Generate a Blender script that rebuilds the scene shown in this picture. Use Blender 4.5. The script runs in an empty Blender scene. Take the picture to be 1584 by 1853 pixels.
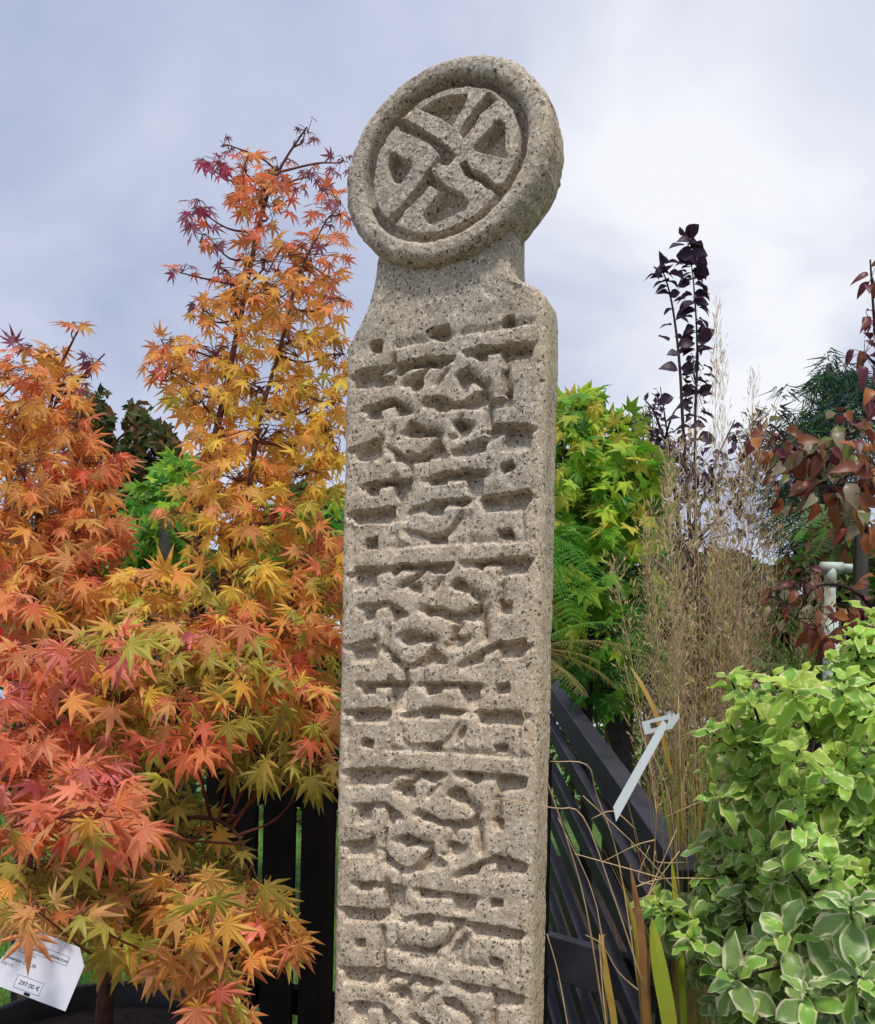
import bpy, math, random
import numpy as np
from mathutils import Vector, Matrix

random.seed(7)
rng = np.random.default_rng(11)
scene = bpy.context.scene
COL = scene.collection

# ------------------------------------------------------------------ camera
FPX, CX, CY, ROLL, EYE = 1500.0, 792.0, 1305.0, 0.0205, 1.1
cam_d = bpy.data.cameras.new('camera')
cam = bpy.data.objects.new('camera', cam_d)
COL.objects.link(cam)
cam_d.sensor_width = 36
cam_d.lens = 36 * FPX / 1853
cam_d.shift_y = (CY - 926.5) / 1853
cam_d.clip_start = 0.05
cam_d.clip_end = 2000
cam.location = (0, 0, EYE)
cam.rotation_euler = (math.radians(90), -ROLL, 0)
scene.camera = cam

# ------------------------------------------------------------------ sky, sun, exposure
SUN_EL, SUN_AZ = math.radians(63), math.radians(172)     # azimuth clockwise from +Y
world = bpy.data.worlds.new('World')
scene.world = world
world.use_nodes = True
nt = world.node_tree
nt.nodes.clear()
N = nt.nodes.new
L = nt.links.new
out = N('ShaderNodeOutputWorld')
bg = N('ShaderNodeBackground')
bg.inputs['Strength'].default_value = 0.0635
L(bg.outputs[0], out.inputs[0])
sky = N('ShaderNodeTexSky')
sky.sky_type = 'NISHITA'
sky.sun_disc = False
sky.sun_elevation = SUN_EL
sky.sun_rotation = SUN_AZ
geo = N('ShaderNodeTexCoord')
sep = N('ShaderNodeSeparateXYZ')
L(geo.outputs['Generated'], sep.inputs[0])
add = N('ShaderNodeMath'); add.operation = 'ADD'; add.inputs[1].default_value = 0.35
mx = N('ShaderNodeMath'); mx.operation = 'MAXIMUM'; mx.inputs[1].default_value = 0.0
L(sep.outputs['Z'], mx.inputs[0]); L(mx.outputs[0], add.inputs[0])
div = N('ShaderNodeVectorMath'); div.operation = 'DIVIDE'
comb = N('ShaderNodeCombineXYZ')
for i in range(3):
    L(add.outputs[0], comb.inputs[i])
L(geo.outputs['Generated'], div.inputs[0]); L(comb.outputs[0], div.inputs[1])
n1 = N('ShaderNodeTexNoise'); n1.inputs['Scale'].default_value = 2.3; n1.inputs['Detail'].default_value = 5; n1.inputs['Roughness'].default_value = 0.5
n1.inputs['Distortion'].default_value = 0.5
mp = N('ShaderNodeMapping'); mp.inputs['Location'].default_value = (3.7, 1.2, 0.4)
L(div.outputs[0], mp.inputs[0]); L(mp.outputs[0], n1.inputs['Vector'])
# brighter, thinner cloud where the veiled light breaks through, right of the stone head
dotn = N('ShaderNodeVectorMath'); dotn.operation = 'DOT_PRODUCT'
v = Vector((0.22, 1.0, 0.66)).normalized()
dotn.inputs[1].default_value = v
L(geo.outputs['Generated'], dotn.inputs[0])
pw = N('ShaderNodeMapRange'); pw.inputs['From Min'].default_value = 0.925; pw.inputs['From Max'].default_value = 1.0
pw.inputs['To Min'].default_value = 0.0; pw.inputs['To Max'].default_value = 0.24
pw.interpolation_type = 'SMOOTHSTEP'
L(dotn.outputs['Value'], pw.inputs['Value'])
sm = N('ShaderNodeMath'); sm.operation = 'ADD'
L(n1.outputs['Fac'], sm.inputs[0]); L(pw.outputs[0], sm.inputs[1])
cr = N('ShaderNodeValToRGB')
el = cr.color_ramp.elements
el[0].position = 0.36; el[0].color = (0.40, 0.455, 0.62, 1)
el[1].position = 0.82; el[1].color = (0.85, 0.86, 0.90, 1)
e = el.new(0.56); e.color = (0.53, 0.57, 0.72, 1)
L(sm.outputs[0], cr.inputs[0])
sc = N('ShaderNodeVectorMath'); sc.operation = 'SCALE'; sc.inputs['Scale'].default_value = 10.0
L(cr.outputs[0], sc.inputs[0])
mixs = N('ShaderNodeMixRGB'); mixs.inputs[0].default_value = 0.94
L(sky.outputs[0], mixs.inputs[1]); L(sc.outputs[0], mixs.inputs[2])
L(mixs.outputs[0], bg.inputs['Color'])

sun_d = bpy.data.lights.new('sun', 'SUN')
sun_d.energy = 1.5
sun_d.angle = math.radians(10)
sun_d.color = (1.0, 0.95, 0.87)
sun = bpy.data.objects.new('sun', sun_d)
COL.objects.link(sun)
sd = Vector((math.sin(SUN_AZ) * math.cos(SUN_EL), math.cos(SUN_AZ) * math.cos(SUN_EL), math.sin(SUN_EL)))
sun.rotation_euler = sd.to_track_quat('Z', 'Y').to_euler()
sun.location = (0, 0, 20)
vs = scene.view_settings
vs.view_transform = 'Standard'; vs.look = 'None'; vs.gamma = 1; vs.exposure = 0.85; vs.use_curve_mapping = False
scene.cycles.max_bounces = 8
scene.cycles.transparent_max_bounces = 8

# ------------------------------------------------------------------ helpers
def P(x, y, d):
    """photo position seen at distance d along the view -> point in the garden"""
    dx, dy = x - CX, y - CY
    c, s = math.cos(ROLL), math.sin(ROLL)
    return Vector(((dx * c + dy * s) / FPX * d, d, EYE - (-dx * s + dy * c) / FPX * d))

def new_mesh(name, verts, faces, mats=(), mi=None, smooth=False):
    me = bpy.data.meshes.new(name)
    me.from_pydata([tuple(q) for q in verts], [], [tuple(f) for f in faces])
    for m in mats:
        me.materials.append(m)
    if mi is not None:
        me.polygons.foreach_set('material_index', np.asarray(mi, dtype=np.int32))
    if smooth:
        me.polygons.foreach_set('use_smooth', np.ones(len(me.polygons), dtype=bool))
    me.update()
    return me

def link(name, me, parent=None, loc=None):
    o = bpy.data.objects.new(name, me)
    COL.objects.link(o)
    if parent is not None:
        o.parent = parent
    if loc is not None:
        o.location = loc
    return o

def thing(name, label, cat, loc=(0, 0, 0), group=None):
    o = bpy.data.objects.new(name, None)
    o.empty_display_size = 0.1
    COL.objects.link(o)
    o.location = loc
    o['label'] = label; o['category'] = cat
    if group:
        o['group'] = group
    return o

class MB:
    """collects geometry (world coordinates) for one mesh"""
    def __init__(self):
        self.v, self.f, self.m = [], [], []
    def tube(self, pts, rad, sides=6, mi=0, cap=True):
        pts = [Vector(p) for p in pts]
        n = len(pts)
        if not hasattr(rad, '__len__'):
            rad = [rad] * n
        base = len(self.v)
        up = Vector((0.31, 0.62, 0.72))
        for i, p in enumerate(pts):
            t = (pts[min(i + 1, n - 1)] - pts[max(i - 1, 0)])
            if t.length < 1e-9: t = Vector((0, 0, 1))
            t.normalize()
            a = t.cross(up)
            if a.length < 0.05: a = t.cross(Vector((1, 0, 0)))
            a.normalize(); b = t.cross(a)
            for k in range(sides):
                an = 2 * math.pi * k / sides
                self.v.append(p + (a * math.cos(an) + b * math.sin(an)) * rad[i])
        for i in range(n - 1):
            for k in range(sides):
                k2 = (k + 1) % sides
                self.f.append((base + i * sides + k, base + i * sides + k2, base + (i + 1) * sides + k2, base + (i + 1) * sides + k))
                self.m.append(mi)
        if cap:
            self.f.append(tuple(base + k for k in range(sides))[::-1]); self.m.append(mi)
            self.f.append(tuple(base + (n - 1) * sides + k for k in range(sides))); self.m.append(mi)
    def box(self, o, ax, ay, az, mi=0):
        """box from corner o along three edge vectors"""
        b = len(self.v)
        o = Vector(o)
        for k in range(8):
            self.v.append(o + (ax if k & 1 else Vector()) + (ay if k & 2 else Vector()) + (az if k & 4 else Vector()))
        for f in ((0, 2, 3, 1), (4, 5, 7, 6), (0, 1, 5, 4), (2, 6, 7, 3), (0, 4, 6, 2), (1, 3, 7, 5)):
            self.f.append(tuple(b + i for i in f)); self.m.append(mi)
    def strip(self, pts, widths, side, mi=0, fold=0.0):
        """blade of grass: centre line, half widths, side vector"""
        b = len(self.v)
        for p, w in zip(pts, widths):
            p = Vector(p)
            self.v.append(p - side * w); self.v.append(p + Vector((0, 0, -fold * w))); self.v.append(p + side * w)
        for i in range(len(pts) - 1):
            for k in range(2):
                self.f.append((b + i * 3 + k, b + i * 3 + k + 1, b + i * 3 + 4 + k, b + i * 3 + 3 + k)); self.m.append(mi)
    def lathe(self, prof, c, n=40, mi=0):
        b = len(self.v)
        for r, z in prof:
            for k in range(n):
                a = 2 * math.pi * k / n
                self.v.append(Vector((c[0] + r * math.cos(a), c[1] + r * math.sin(a), z)))
        for i in range(len(prof) - 1):
            for k in range(n):
                k2 = (k + 1) % n
                self.f.append((b + i * n + k, b + i * n + k2, b + (i + 1) * n + k2, b + (i + 1) * n + k)); self.m.append(mi)
    def build(self, name, mats, parent=None, smooth=False, bevel=0):
        off = Vector(parent.location) if parent is not None else Vector()
        if parent is not None and parent.parent is not None:
            off = off + parent.parent.location
        if not isinstance(mats, (list, tuple)):
            mats = [mats]
        me = new_mesh(name, [q - off for q in self.v], self.f, mats, self.m, smooth)
        o = link(name, me, parent)
        if bevel:
            md = o.modifiers.new('bevel', 'BEVEL'); md.width = bevel; md.segments = 2; md.limit_method = 'ANGLE'
        return o

def smooth_path(pts, n=6):
    """Catmull-Rom through points"""
    pts = [Vector(p) for p in pts]
    q = [pts[0] * 2 - pts[1]] + pts + [pts[-1] * 2 - pts[-2]]
    res = []
    for i in range(1, len(q) - 2):
        for k in range(n):
            t = k / n
            a, b, c, d = q[i - 1], q[i], q[i + 1], q[i + 2]
            res.append(0.5 * ((2 * b) + (c - a) * t + (2 * a - 5 * b + 4 * c - d) * t * t + (3 * b - a - 3 * c + d) * t ** 3))
    res.append(pts[-1])
    return res

# ------------------------------------------------------------------ materials
def mat_nodes(name):
    m = bpy.data.materials.new(name)
    m.use_nodes = True
    m.node_tree.nodes.clear()
    t = m.node_tree
    o = t.nodes.new('ShaderNodeOutputMaterial')
    return m, t, t.nodes.new, t.links.new, o

def srgb(r, g, b):
    f = lambda c: (c / 255 / 12.92) if c / 255 <= 0.04045 else ((c / 255 + 0.055) / 1.055) ** 2.4
    return (f(r), f(g), f(b), 1)

def leaf_mat(name, rgb, var=0.05, trans=0.4, rough=0.5, val=0.35, gain=1.0, blotch=None):
    m, t, Nn, Ll, o = mat_nodes(name)
    c = srgb(*rgb)
    c = tuple(min(0.95, q * gain) for q in c[:3]) + (1,)
    oi = Nn('ShaderNodeObjectInfo'); gi = Nn('ShaderNodeNewGeometry')
    a = Nn('ShaderNodeMath'); a.operation = 'ADD'
    Ll(oi.outputs['Random'], a.inputs[0]); Ll(gi.outputs['Random Per Island'], a.inputs[1])
    fr = Nn('ShaderNodeMath'); fr.operation = 'FRACT'; Ll(a.outputs[0], fr.inputs[0])
    wn = Nn('ShaderNodeTexWhiteNoise'); wn.noise_dimensions = '1D'; Ll(fr.outputs[0], wn.inputs['W'])
    hsv = Nn('ShaderNodeHueSaturation')
    mr = Nn('ShaderNodeMapRange'); mr.inputs['To Min'].default_value = 0.5 - var; mr.inputs['To Max'].default_value = 0.5 + var
    Ll(fr.outputs[0], mr.inputs['Value']); Ll(mr.outputs[0], hsv.inputs['Hue'])
    mv = Nn('ShaderNodeMapRange'); mv.inputs['To Min'].default_value = 1 - val; mv.inputs['To Max'].default_value = 1 + val
    Ll(wn.outputs['Value'], mv.inputs['Value']); Ll(mv.outputs[0], hsv.inputs['Value'])
    tc = Nn('ShaderNodeTexCoord')
    ns = Nn('ShaderNodeTexNoise'); ns.inputs['Scale'].default_value = 35; ns.inputs['Detail'].default_value = 3
    Ll(tc.outputs['Object'], ns.inputs['Vector'])
    mixc = Nn('ShaderNodeMixRGB')
    mixc.inputs[1].default_value = c
    b2 = srgb(*blotch) if blotch else tuple(q * 0.6 for q in c[:3]) + (1,)
    mixc.inputs[2].default_value = b2
    rp = Nn('ShaderNodeMapRange'); rp.inputs['From Min'].default_value = 0.45; rp.inputs['From Max'].default_value = 0.75
    rp.inputs['To Max'].default_value = 0.7
    Ll(ns.outputs['Fac'], rp.inputs['Value']); Ll(rp.outputs[0], mixc.inputs[0])
    Ll(mixc.outputs[0], hsv.inputs['Color'])
    pb = Nn('ShaderNodeBsdfPrincipled'); pb.inputs['Roughness'].default_value = rough
    pb.inputs['Specular IOR Level'].default_value = 0.35
    tr = Nn('ShaderNodeBsdfTranslucent')
    Ll(hsv.outputs[0], pb.inputs['Base Color']); Ll(hsv.outputs[0], tr.inputs['Color'])
    ms = Nn('ShaderNodeMixShader'); ms.inputs[0].default_value = trans
    Ll(pb.outputs[0], ms.inputs[1]); Ll(tr.outputs[0], ms.inputs[2]); Ll(ms.outputs[0], o.inputs[0])
    return m

def plain_mat(name, rgb, rough=0.6, var=0.3, scale=40, bump=0.0, stretch=None, metal=0, spec=0.4):
    m, t, Nn, Ll, o = mat_nodes(name)
    c = srgb(*rgb)
    tc = Nn('ShaderNodeTexCoord'); mpn = Nn('ShaderNodeMapping')
    if stretch: mpn.inputs['Scale'].default_value = stretch
    Ll(tc.outputs['Object'], mpn.inputs[0])
    ns = Nn('ShaderNodeTexNoise'); ns.inputs['Scale'].default_value = scale; ns.inputs['Detail'].default_value = 6
    Ll(mpn.outputs[0], ns.inputs['Vector'])
    rp = Nn('ShaderNodeValToRGB')
    rp.color_ramp.elements[0].position = 0.3; rp.color_ramp.elements[1].position = 0.7
    rp.color_ramp.elements[0].color = tuple(q * (1 - var) for q in c[:3]) + (1,)
    rp.color_ramp.elements[1].color = tuple(min(1, q * (1 + var)) for q in c[:3]) + (1,)
    Ll(ns.outputs['Fac'], rp.inputs[0])
    pb = Nn('ShaderNodeBsdfPrincipled'); pb.inputs['Roughness'].default_value = rough; pb.inputs['Metallic'].default_value = metal
    pb.inputs['Specular IOR Level'].default_value = spec
    Ll(rp.outputs[0], pb.inputs['Base Color'])
    if bump:
        bp = Nn('ShaderNodeBump'); bp.inputs['Strength'].default_value = bump; bp.inputs['Distance'].default_value = 0.004
        Ll(ns.outputs['Fac'], bp.inputs['Height']); Ll(bp.outputs[0], pb.inputs['Normal'])
    Ll(pb.outputs[0], o.inputs[0])
    return m

def stone_mat():
    m, t, Nn, Ll, o = mat_nodes('cast_stone')
    tc = Nn('ShaderNodeTexCoord')
    def noise(scale, detail=4, rough=0.5):
        n = Nn('ShaderNodeTexNoise'); n.inputs['Scale'].default_value = scale; n.inputs['Detail'].default_value = detail
        n.inputs['Roughness'].default_value = rough
        Ll(tc.outputs['Object'], n.inputs['Vector']); return n
    def rng_(src, a, b, c=0.0, d=1.0):
        r = Nn('ShaderNodeMapRange'); r.inputs['From Min'].default_value = a; r.inputs['From Max'].default_value = b
        r.inputs['To Min'].default_value = c; r.inputs['To Max'].default_value = d
        Ll(src, r.inputs['Value']); return r.outputs[0]
    def mix(fac, c1, c2, mode='MIX'):
        q = Nn('ShaderNodeMixRGB'); q.blend_type = mode
        for i, c in ((0, fac), (1, c1), (2, c2)):
            if hasattr(c, 'is_linked') or hasattr(c, 'node'): Ll(c, q.inputs[i])
            else: q.inputs[i].default_value = c
        return q.outputs[0]
    warm = (0.68, 0.56, 0.41, 1); grey = (0.52, 0.47, 0.40, 1)
    sp = Nn('ShaderNodeSeparateXYZ'); Ll(tc.outputs['Object'], sp.inputs[0])
    big = noise(6, 5, 0.6)
    hz = rng_(sp.outputs['Z'], 1.05, 1.85, 0.0, 0.85)          # the upper part is weathered greyer
    am = Nn('ShaderNodeMath'); am.operation = 'ADD'
    Ll(hz, am.inputs[0]); Ll(rng_(big.outputs['Fac'], 0.4, 0.66, -0.25, 0.35), am.inputs[1]); am.use_clamp = True
    col = mix(am.outputs[0], warm, grey)
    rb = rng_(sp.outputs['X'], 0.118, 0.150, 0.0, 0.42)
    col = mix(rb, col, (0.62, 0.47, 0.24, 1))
    # fine grains: light and dark chips of aggregate
    vo = Nn('ShaderNodeTexVoronoi'); vo.inputs['Scale'].default_value = 350; vo.inputs['Randomness'].default_value = 1
    nw = noise(170, 2)
    wv = Nn('ShaderNodeMixRGB'); wv.inputs[0].default_value = 0.012
    Ll(tc.outputs['Object'], wv.inputs[1]); Ll(nw.outputs['Color'], wv.inputs[2]); Ll(wv.outputs[0], vo.inputs['Vector'])
    sc_ = Nn('ShaderNodeSeparateColor'); Ll(vo.outputs['Color'], sc_.inputs[0])
    col = mix(rng_(sc_.outputs[0], 0.0, 1.0, 0.0, 0.5), col, mix(1.0, col, (0.60, 0.54, 0.50, 1), 'MULTIPLY'))
    col = mix(rng_(sc_.outputs[1], 0.80, 0.84, 0.0, 0.7), col, (0.86, 0.77, 0.63, 1))
    col = mix(rng_(sc_.outputs[1], 0.16, 0.10, 0.0, 0.42), col, (0.36, 0.22, 0.11, 1))
    col = mix(rng_(sc_.outputs[2], 0.085, 0.065, 0.0, 0.85), col, (0.06, 0.045, 0.035, 1))
    pits = noise(320, 2, 0.6)
    dens = noise(14, 3)
    thr = Nn('ShaderNodeMath'); thr.operation = 'ADD'
    Ll(pits.outputs['Fac'], thr.inputs[0]); Ll(rng_(dens.outputs['Fac'], 0.35, 0.7, -0.05, 0.05), thr.inputs[1])
    dark = rng_(thr.outputs[0], 0.635, 0.67, 0.0, 0.85)
    col = mix(dark, col, (0.035, 0.027, 0.02, 1))
    # dark stain in sheltered places near the head and a little green growth
    moss = noise(18, 6, 0.65)
    col = mix(rng_(moss.outputs['Fac'], 0.56, 0.74, 0.0, 0.4), col, (0.32, 0.26, 0.17, 1))
    mpz = Nn('ShaderNodeMapping'); mpz.inputs['Scale'].default_value = (34, 34, 2.2); Ll(tc.outputs['Object'], mpz.inputs[0])
    st = Nn('ShaderNodeTexNoise'); st.inputs['Scale'].default_value = 1.0; st.inputs['Detail'].default_value = 5; Ll(mpz.outputs[0], st.inputs['Vector'])
    col = mix(rng_(st.outputs['Fac'], 0.5, 0.72, 0.0, 0.5), col, mix(1.0, col, (0.60, 0.57, 0.53, 1), 'MULTIPLY'))
    lich = noise(55, 4, 0.55)
    col = mix(rng_(lich.outputs['Fac'], 0.66, 0.70, 0.0, 0.4), col, (0.62, 0.60, 0.52, 1))
    pb = Nn('ShaderNodeBsdfPrincipled'); pb.inputs['Roughness'].default_value = 0.92
    pb.inputs['Specular IOR Level'].default_value = 0.2
    Ll(col, pb.inputs['Base Color'])
    grain = noise(420, 3, 0.6)
    hsum = Nn('ShaderNodeMath'); hsum.operation = 'SUBTRACT'
    Ll(grain.outputs['Fac'], hsum.inputs[0]); Ll(dark, hsum.inputs[1])
    bp = Nn('ShaderNodeBump'); bp.inputs['Strength'].default_value = 0.5; bp.inputs['Distance'].default_value = 0.0016
    Ll(hsum.outputs[0], bp.inputs['Height']); Ll(bp.outputs[0], pb.inputs['Normal'])
    Ll(pb.outputs[0], o.inputs[0])
    return m

M = {}
M['stone'] = stone_mat()
M['fence'] = plain_mat('black_stained_timber', (28, 22, 21), 0.85, 0.35, 14, 0.25, (3, 3, 0.6), 0, 0.12)
M['slat'] = plain_mat('charcoal_stained_timber', (60, 58, 68), 0.5, 0.25, 14, 0.2, (1, 1, 1))
M['bark'] = plain_mat('maple_bark', (84, 52, 38), 0.8, 0.4, 60, 0.4)
M['twig_red'] = plain_mat('maple_twig', (104, 50, 34), 0.7, 0.3, 60)
M['twig_dark'] = plain_mat('dark_twig', (52, 30, 26), 0.7, 0.4, 60)
M['bark_grey'] = plain_mat('grey_bark', (58, 54, 50), 0.9, 0.4, 30, 0.4)
M['straw'] = plain_mat('dry_straw', (206, 176, 132), 0.7, 0.3, 30)
M['black_plastic'] = plain_mat('black_plastic', (26, 25, 28), 0.45, 0.3, 20)
M['soil'] = plain_mat('potting_soil', (48, 36, 28), 0.95, 0.6, 60, 0.8)
M['white_plastic'] = plain_mat('white_plastic', (206, 214, 214), 0.4, 0.04, 12)
M['white_card'] = plain_mat('white_card', (238, 239, 248), 0.5, 0.02, 8)
M['ink'] = plain_mat('black_ink', (28, 28, 36), 0.6, 0.1, 8)
M['ink_grey'] = plain_mat('grey_ink', (150, 150, 170), 0.6, 0.05, 8)
M['red_plastic'] = plain_mat('red_plastic', (176, 26, 12), 0.5, 0.1, 8)
M['pipe'] = plain_mat('weathered_white_pipe', (184, 194, 182), 0.6, 0.3, 22)

# ------------------------------------------------------------------ ground
def ground_mat():
    m, t, Nn, Ll, o = mat_nodes('lawn_ground')
    tc = Nn('ShaderNodeTexCoord')
    ns = Nn('ShaderNodeTexNoise'); ns.inputs['Scale'].default_value = 9; ns.inputs['Detail'].default_value = 9; ns.inputs['Roughness'].default_value = 0.7
    Ll(tc.outputs['Object'], ns.inputs['Vector'])
    rp = Nn('ShaderNodeValToRGB')
    rp.color_ramp.elements[0].position = 0.3; rp.color_ramp.elements[0].color = (0.035, 0.085, 0.012, 1)
    rp.color_ramp.elements[1].position = 0.7; rp.color_ramp.elements[1].color = (0.14, 0.27, 0.04, 1)
    Ll(ns.outputs['Fac'], rp.inputs[0])
    pb = Nn('ShaderNodeBsdfPrincipled'); pb.inputs['Roughness'].default_value = 0.9
    bp = Nn('ShaderNodeBump'); bp.inputs['Strength'].default_value = 0.8; bp.inputs['Distance'].default_value = 0.03
    Ll(ns.outputs['Fac'], bp.inputs['Height']); Ll(bp.outputs[0], pb.inputs['Normal'])
    Ll(rp.outputs[0], pb.inputs['Base Color']); Ll(pb.outputs[0], o.inputs[0])
    return m
S = 600
g = link('ground', new_mesh('ground', [(-S, -S, 0), (S, -S, 0), (S, S, 0), (-S, S, 0)], [(0, 1, 2, 3)], [ground_mat()]))
g['kind'] = 'structure'
bed = MB()
ring = [(0.05, 1.55), (0.5, 1.75), (1.2, 1.5), (3.2, 1.6), (4.2, 3.2), (3.9, 6.2), (2.2, 7.4), (0.4, 6.6), (-0.1, 4.2), (-0.12, 2.6)]
bed.v += [Vector((x, y, 0.004)) for x, y in ring]; bed.f.append(tuple(range(len(ring)))); bed.m.append(0)
o = bed.build('planting_bed', M['soil']); o['kind'] = 'structure'
pv = MB()  # unseen gravel sheet, added to steer the light bounced up onto the stone
pv.v += [Vector(q) for q in ((-9, -9, 0.006), (9, -9, 0.006), (9, 0.95, 0.006), (-9, 0.95, 0.006))]; pv.f.append((0, 1, 2, 3)); pv.m.append(0)
o = pv.build('path', plain_mat('bounce_gravel', (92, 84, 74), 0.95, 0.35, 120, 0.6)); o['kind'] = 'structure'
gm = [leaf_mat('lawn_blade_%d' % i, c, 0.02, 0.35) for i, c in enumerate([(92, 140, 40), (120, 165, 60)])]
lw = MB()
for _ in range(15000):
    y = 2.3 + 7.5 * random.random() ** 1.6
    x = random.uniform(-0.62, 0.02) * y
    if x > -0.1: continue
    h = random.uniform(0.03, 0.075); a = random.uniform(0, 6.28)
    d = Vector((math.cos(a), math.sin(a), 0))
    b = Vector((x, y, 0)); w = 0.0018 * (1 + y * 0.25)
    side = Vector((-d.y, d.x, 0))
    k = len(lw.v)
    tip = b + d * h * random.uniform(0.1, 0.7) + Vector((0, 0, h))
    lw.v += [b - side * w, b + side * w, tip]; lw.f.append((k, k + 1, k + 2)); lw.m.append(random.randint(0, 1))
o = lw.build('grass', gm); o['kind'] = 'stuff'
o['label'] = 'short green lawn grass behind the maples'

# ------------------------------------------------------------------ the carved stone
A_ = math.radians(25.1)
UD = Vector((math.cos(A_), -math.sin(A_), 0))          # along the face, left to right
ND = Vector((-math.sin(A_), -math.cos(A_), 0))         # out of the face, towards the viewer
W = 0.30
LEFT = Vector((-0.1449, 1.2206, 0))
MID = LEFT + UD * (W / 2)
T_SH, T_DISC, D_OUT = 0.072, 0.074, 0.02

def uv(px, py, off=0.0):
    """where the sight line through a photo position meets the stone face"""
    dirv = P(px, py, 1.0) - Vector((0, 0, EYE))
    org = Vector((0, 0, EYE))
    p0 = MID + ND * off
    tt = (p0 - org).dot(ND) / dirv.dot(ND)
    q = org + dirv * tt
    return ((q - MID).dot(UD), q.z)

def box_blur(a, r):
    for ax in (0, 1):
        k = 2 * r + 1
        pad = [(0, 0), (0, 0)]; pad[ax] = (r + 1, r)
        c = np.cumsum(np.pad(a, pad, mode='edge'), axis=ax)
        a = (np.take(c, range(k, c.shape[ax]), ax) - np.take(c, range(0, c.shape[ax] - k), ax)) / k
    return a

def smooth_noise(shape, cell, seed):
    r = np.random.default_rng(seed)
    gsh = (int(shape[0] / cell) + 4, int(shape[1] / cell) + 4)
    gr = r.standard_normal(gsh)
    yy = np.arange(shape[0]) / cell; xx = np.arange(shape[1]) / cell
    yi = yy.astype(int); xi = xx.astype(int); fy = yy - yi; fx = xx - xi
    fy = fy * fy * (3 - 2 * fy); fx = fx * fx * (3 - 2 * fx)
    a = gr[yi][:, xi]; b = gr[yi][:, xi + 1]; c = gr[yi + 1][:, xi]; d = gr[yi + 1][:, xi + 1]
    return (a * (1 - fx) + b * fx) * (1 - fy)[:, None] + (c * (1 - fx) + d * fx) * fy[:, None]

def in_poly(U, V, poly):
    ins = np.zeros(U.shape, bool)
    n = len(poly)
    for i in range(n):
        x1, y1 = poly[i]; x2, y2 = poly[(i + 1) % n]
        if y1 == y2: continue
        c = ((y1 > V) != (y2 > V)) & (U < (x2 - x1) * (V - y1) / (y2 - y1) + x1)
        ins ^= c
    return ins

def seg_dist(U, V, pts):
    best = np.full(U.shape, 9.0)
    for (x1, y1), (x2, y2) in zip(pts[:-1], pts[1:]):
        dx, dy = x2 - x1, y2 - y1
        tt = np.clip(((U - x1) * dx + (V - y1) * dy) / (dx * dx + dy * dy + 1e-12), 0, 1)
        best = np.minimum(best, np.hypot(U - x1 - tt * dx, V - y1 - tt * dy))
    return best

def to_uv(pts, ox, oy, s, off=0.0, dv=0.0):
    r = []
    for x, y in pts:
        a, b = uv(ox + x / s, oy + y / s, off)
        r.append((a, b + dv))
    return r

# carved hollows of one repeat of the interlace, traced on the photograph: (outline, depth, belongs to the top run)
PITS = [
    ([(118, 372), (300, 362), (420, 357), (570, 376), (510, 392), (440, 425), (395, 480), (110, 488)], 1.0),
    ([(612, 386), (780, 398), (748, 432), (735, 468), (690, 450), (640, 425)], 1.0),
    ([(930, 388), (1062, 405), (1066, 440), (1020, 480), (965, 432)], 1.0),
    ([(1172, 410), (1360, 424), (1392, 440), (1385, 500), (1175, 540)], 1.0),
    ([(480, 495), (540, 488), (592, 500), (598, 555), (545, 588), (490, 565)], 1.1),
    ([(835, 520), (900, 503), (955, 540), (975, 600), (900, 612), (830, 562)], 1.1),
    ([(186, 620), (282, 613), (272, 745), (172, 752)], 0.9),
    ([(386, 614), (405, 640), (500, 695), (450, 730), (405, 800), (392, 720)], 0.9),
    ([(650, 680), (780, 730), (870, 755), (1000, 735), (1036, 675), (1046, 835), (1000, 790), (900, 790), (860, 850), (830, 775), (720, 745), (640, 722)], 0.9),
    ([(1160, 728), (1228, 732), (1224, 805), (1158, 812)], 1.0),
    ([(480, 855), (540, 830), (612, 872), (600, 905), (520, 938)], 1.1),
    ([(825, 905), (880, 892), (925, 915), (900, 958), (815, 962)], 0.9),
    ([(108, 893), (264, 876), (270, 985), (112, 992)], 0.95),
    ([(372, 962), (465, 1048), (482, 1090), (420, 1066), (355, 1048)], 0.85),
    ([(692, 925), (662, 1000), (562, 1082), (620, 1096), (780, 1090), (822, 1045), (765, 1003), (715, 960)], 0.85),
    ([(1052, 1036), (960, 1082), (905, 1108), (1040, 1130)], 0.9),
    ([(1172, 990), (1360, 1036), (1392, 1056), (1385, 1110), (1165, 1125)], 1.0),
    ([(180, 1176), (284, 1186), (280, 1240), (180, 1236)], 0.95),
    ([(372, 1192), (482, 1206), (522, 1265), (505, 1360), (480, 1450), (378, 1460), (374, 1380)], 0.8),
    ([(92, 1362), (372, 1380), (376, 1458), (92, 1456)], 0.95),
    ([(625, 1226), (764, 1250), (756, 1296), (600, 1288)], 0.9),
    ([(870, 1262), (1016, 1282), (1022, 1402), (930, 1405), (868, 1392)], 0.85),
    ([(600, 1432), (640, 1418), (712, 1416), (722, 1452), (708, 1512), (608, 1510)], 1.0),
    ([(735, 1422), (915, 1452), (872, 1500), (845, 1445)], 0.7),
    ([(1005, 1470), (1328, 1530), (1366, 1545), (1340, 1602), (1010, 1565)], 0.95),
    ([(1140, 1292), (1222, 1300), (1216, 1352), (1138, 1358)], 0.95),
]
TOPRUN = [
    ([(600, 1646), (690, 1662), (745, 1660), (735, 1706), (610, 1692)], 0.95),
    ([(855, 1700), (882, 1610), (930, 1584), (905, 1670), (872, 1735)], 0.6),
    ([(172, 1584), (242, 1590), (236, 1640), (174, 1640)], 1.0),
    ([(1138, 1720), (1212, 1730), (1206, 1778), (1134, 1778)], 1.0),
]
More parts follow.
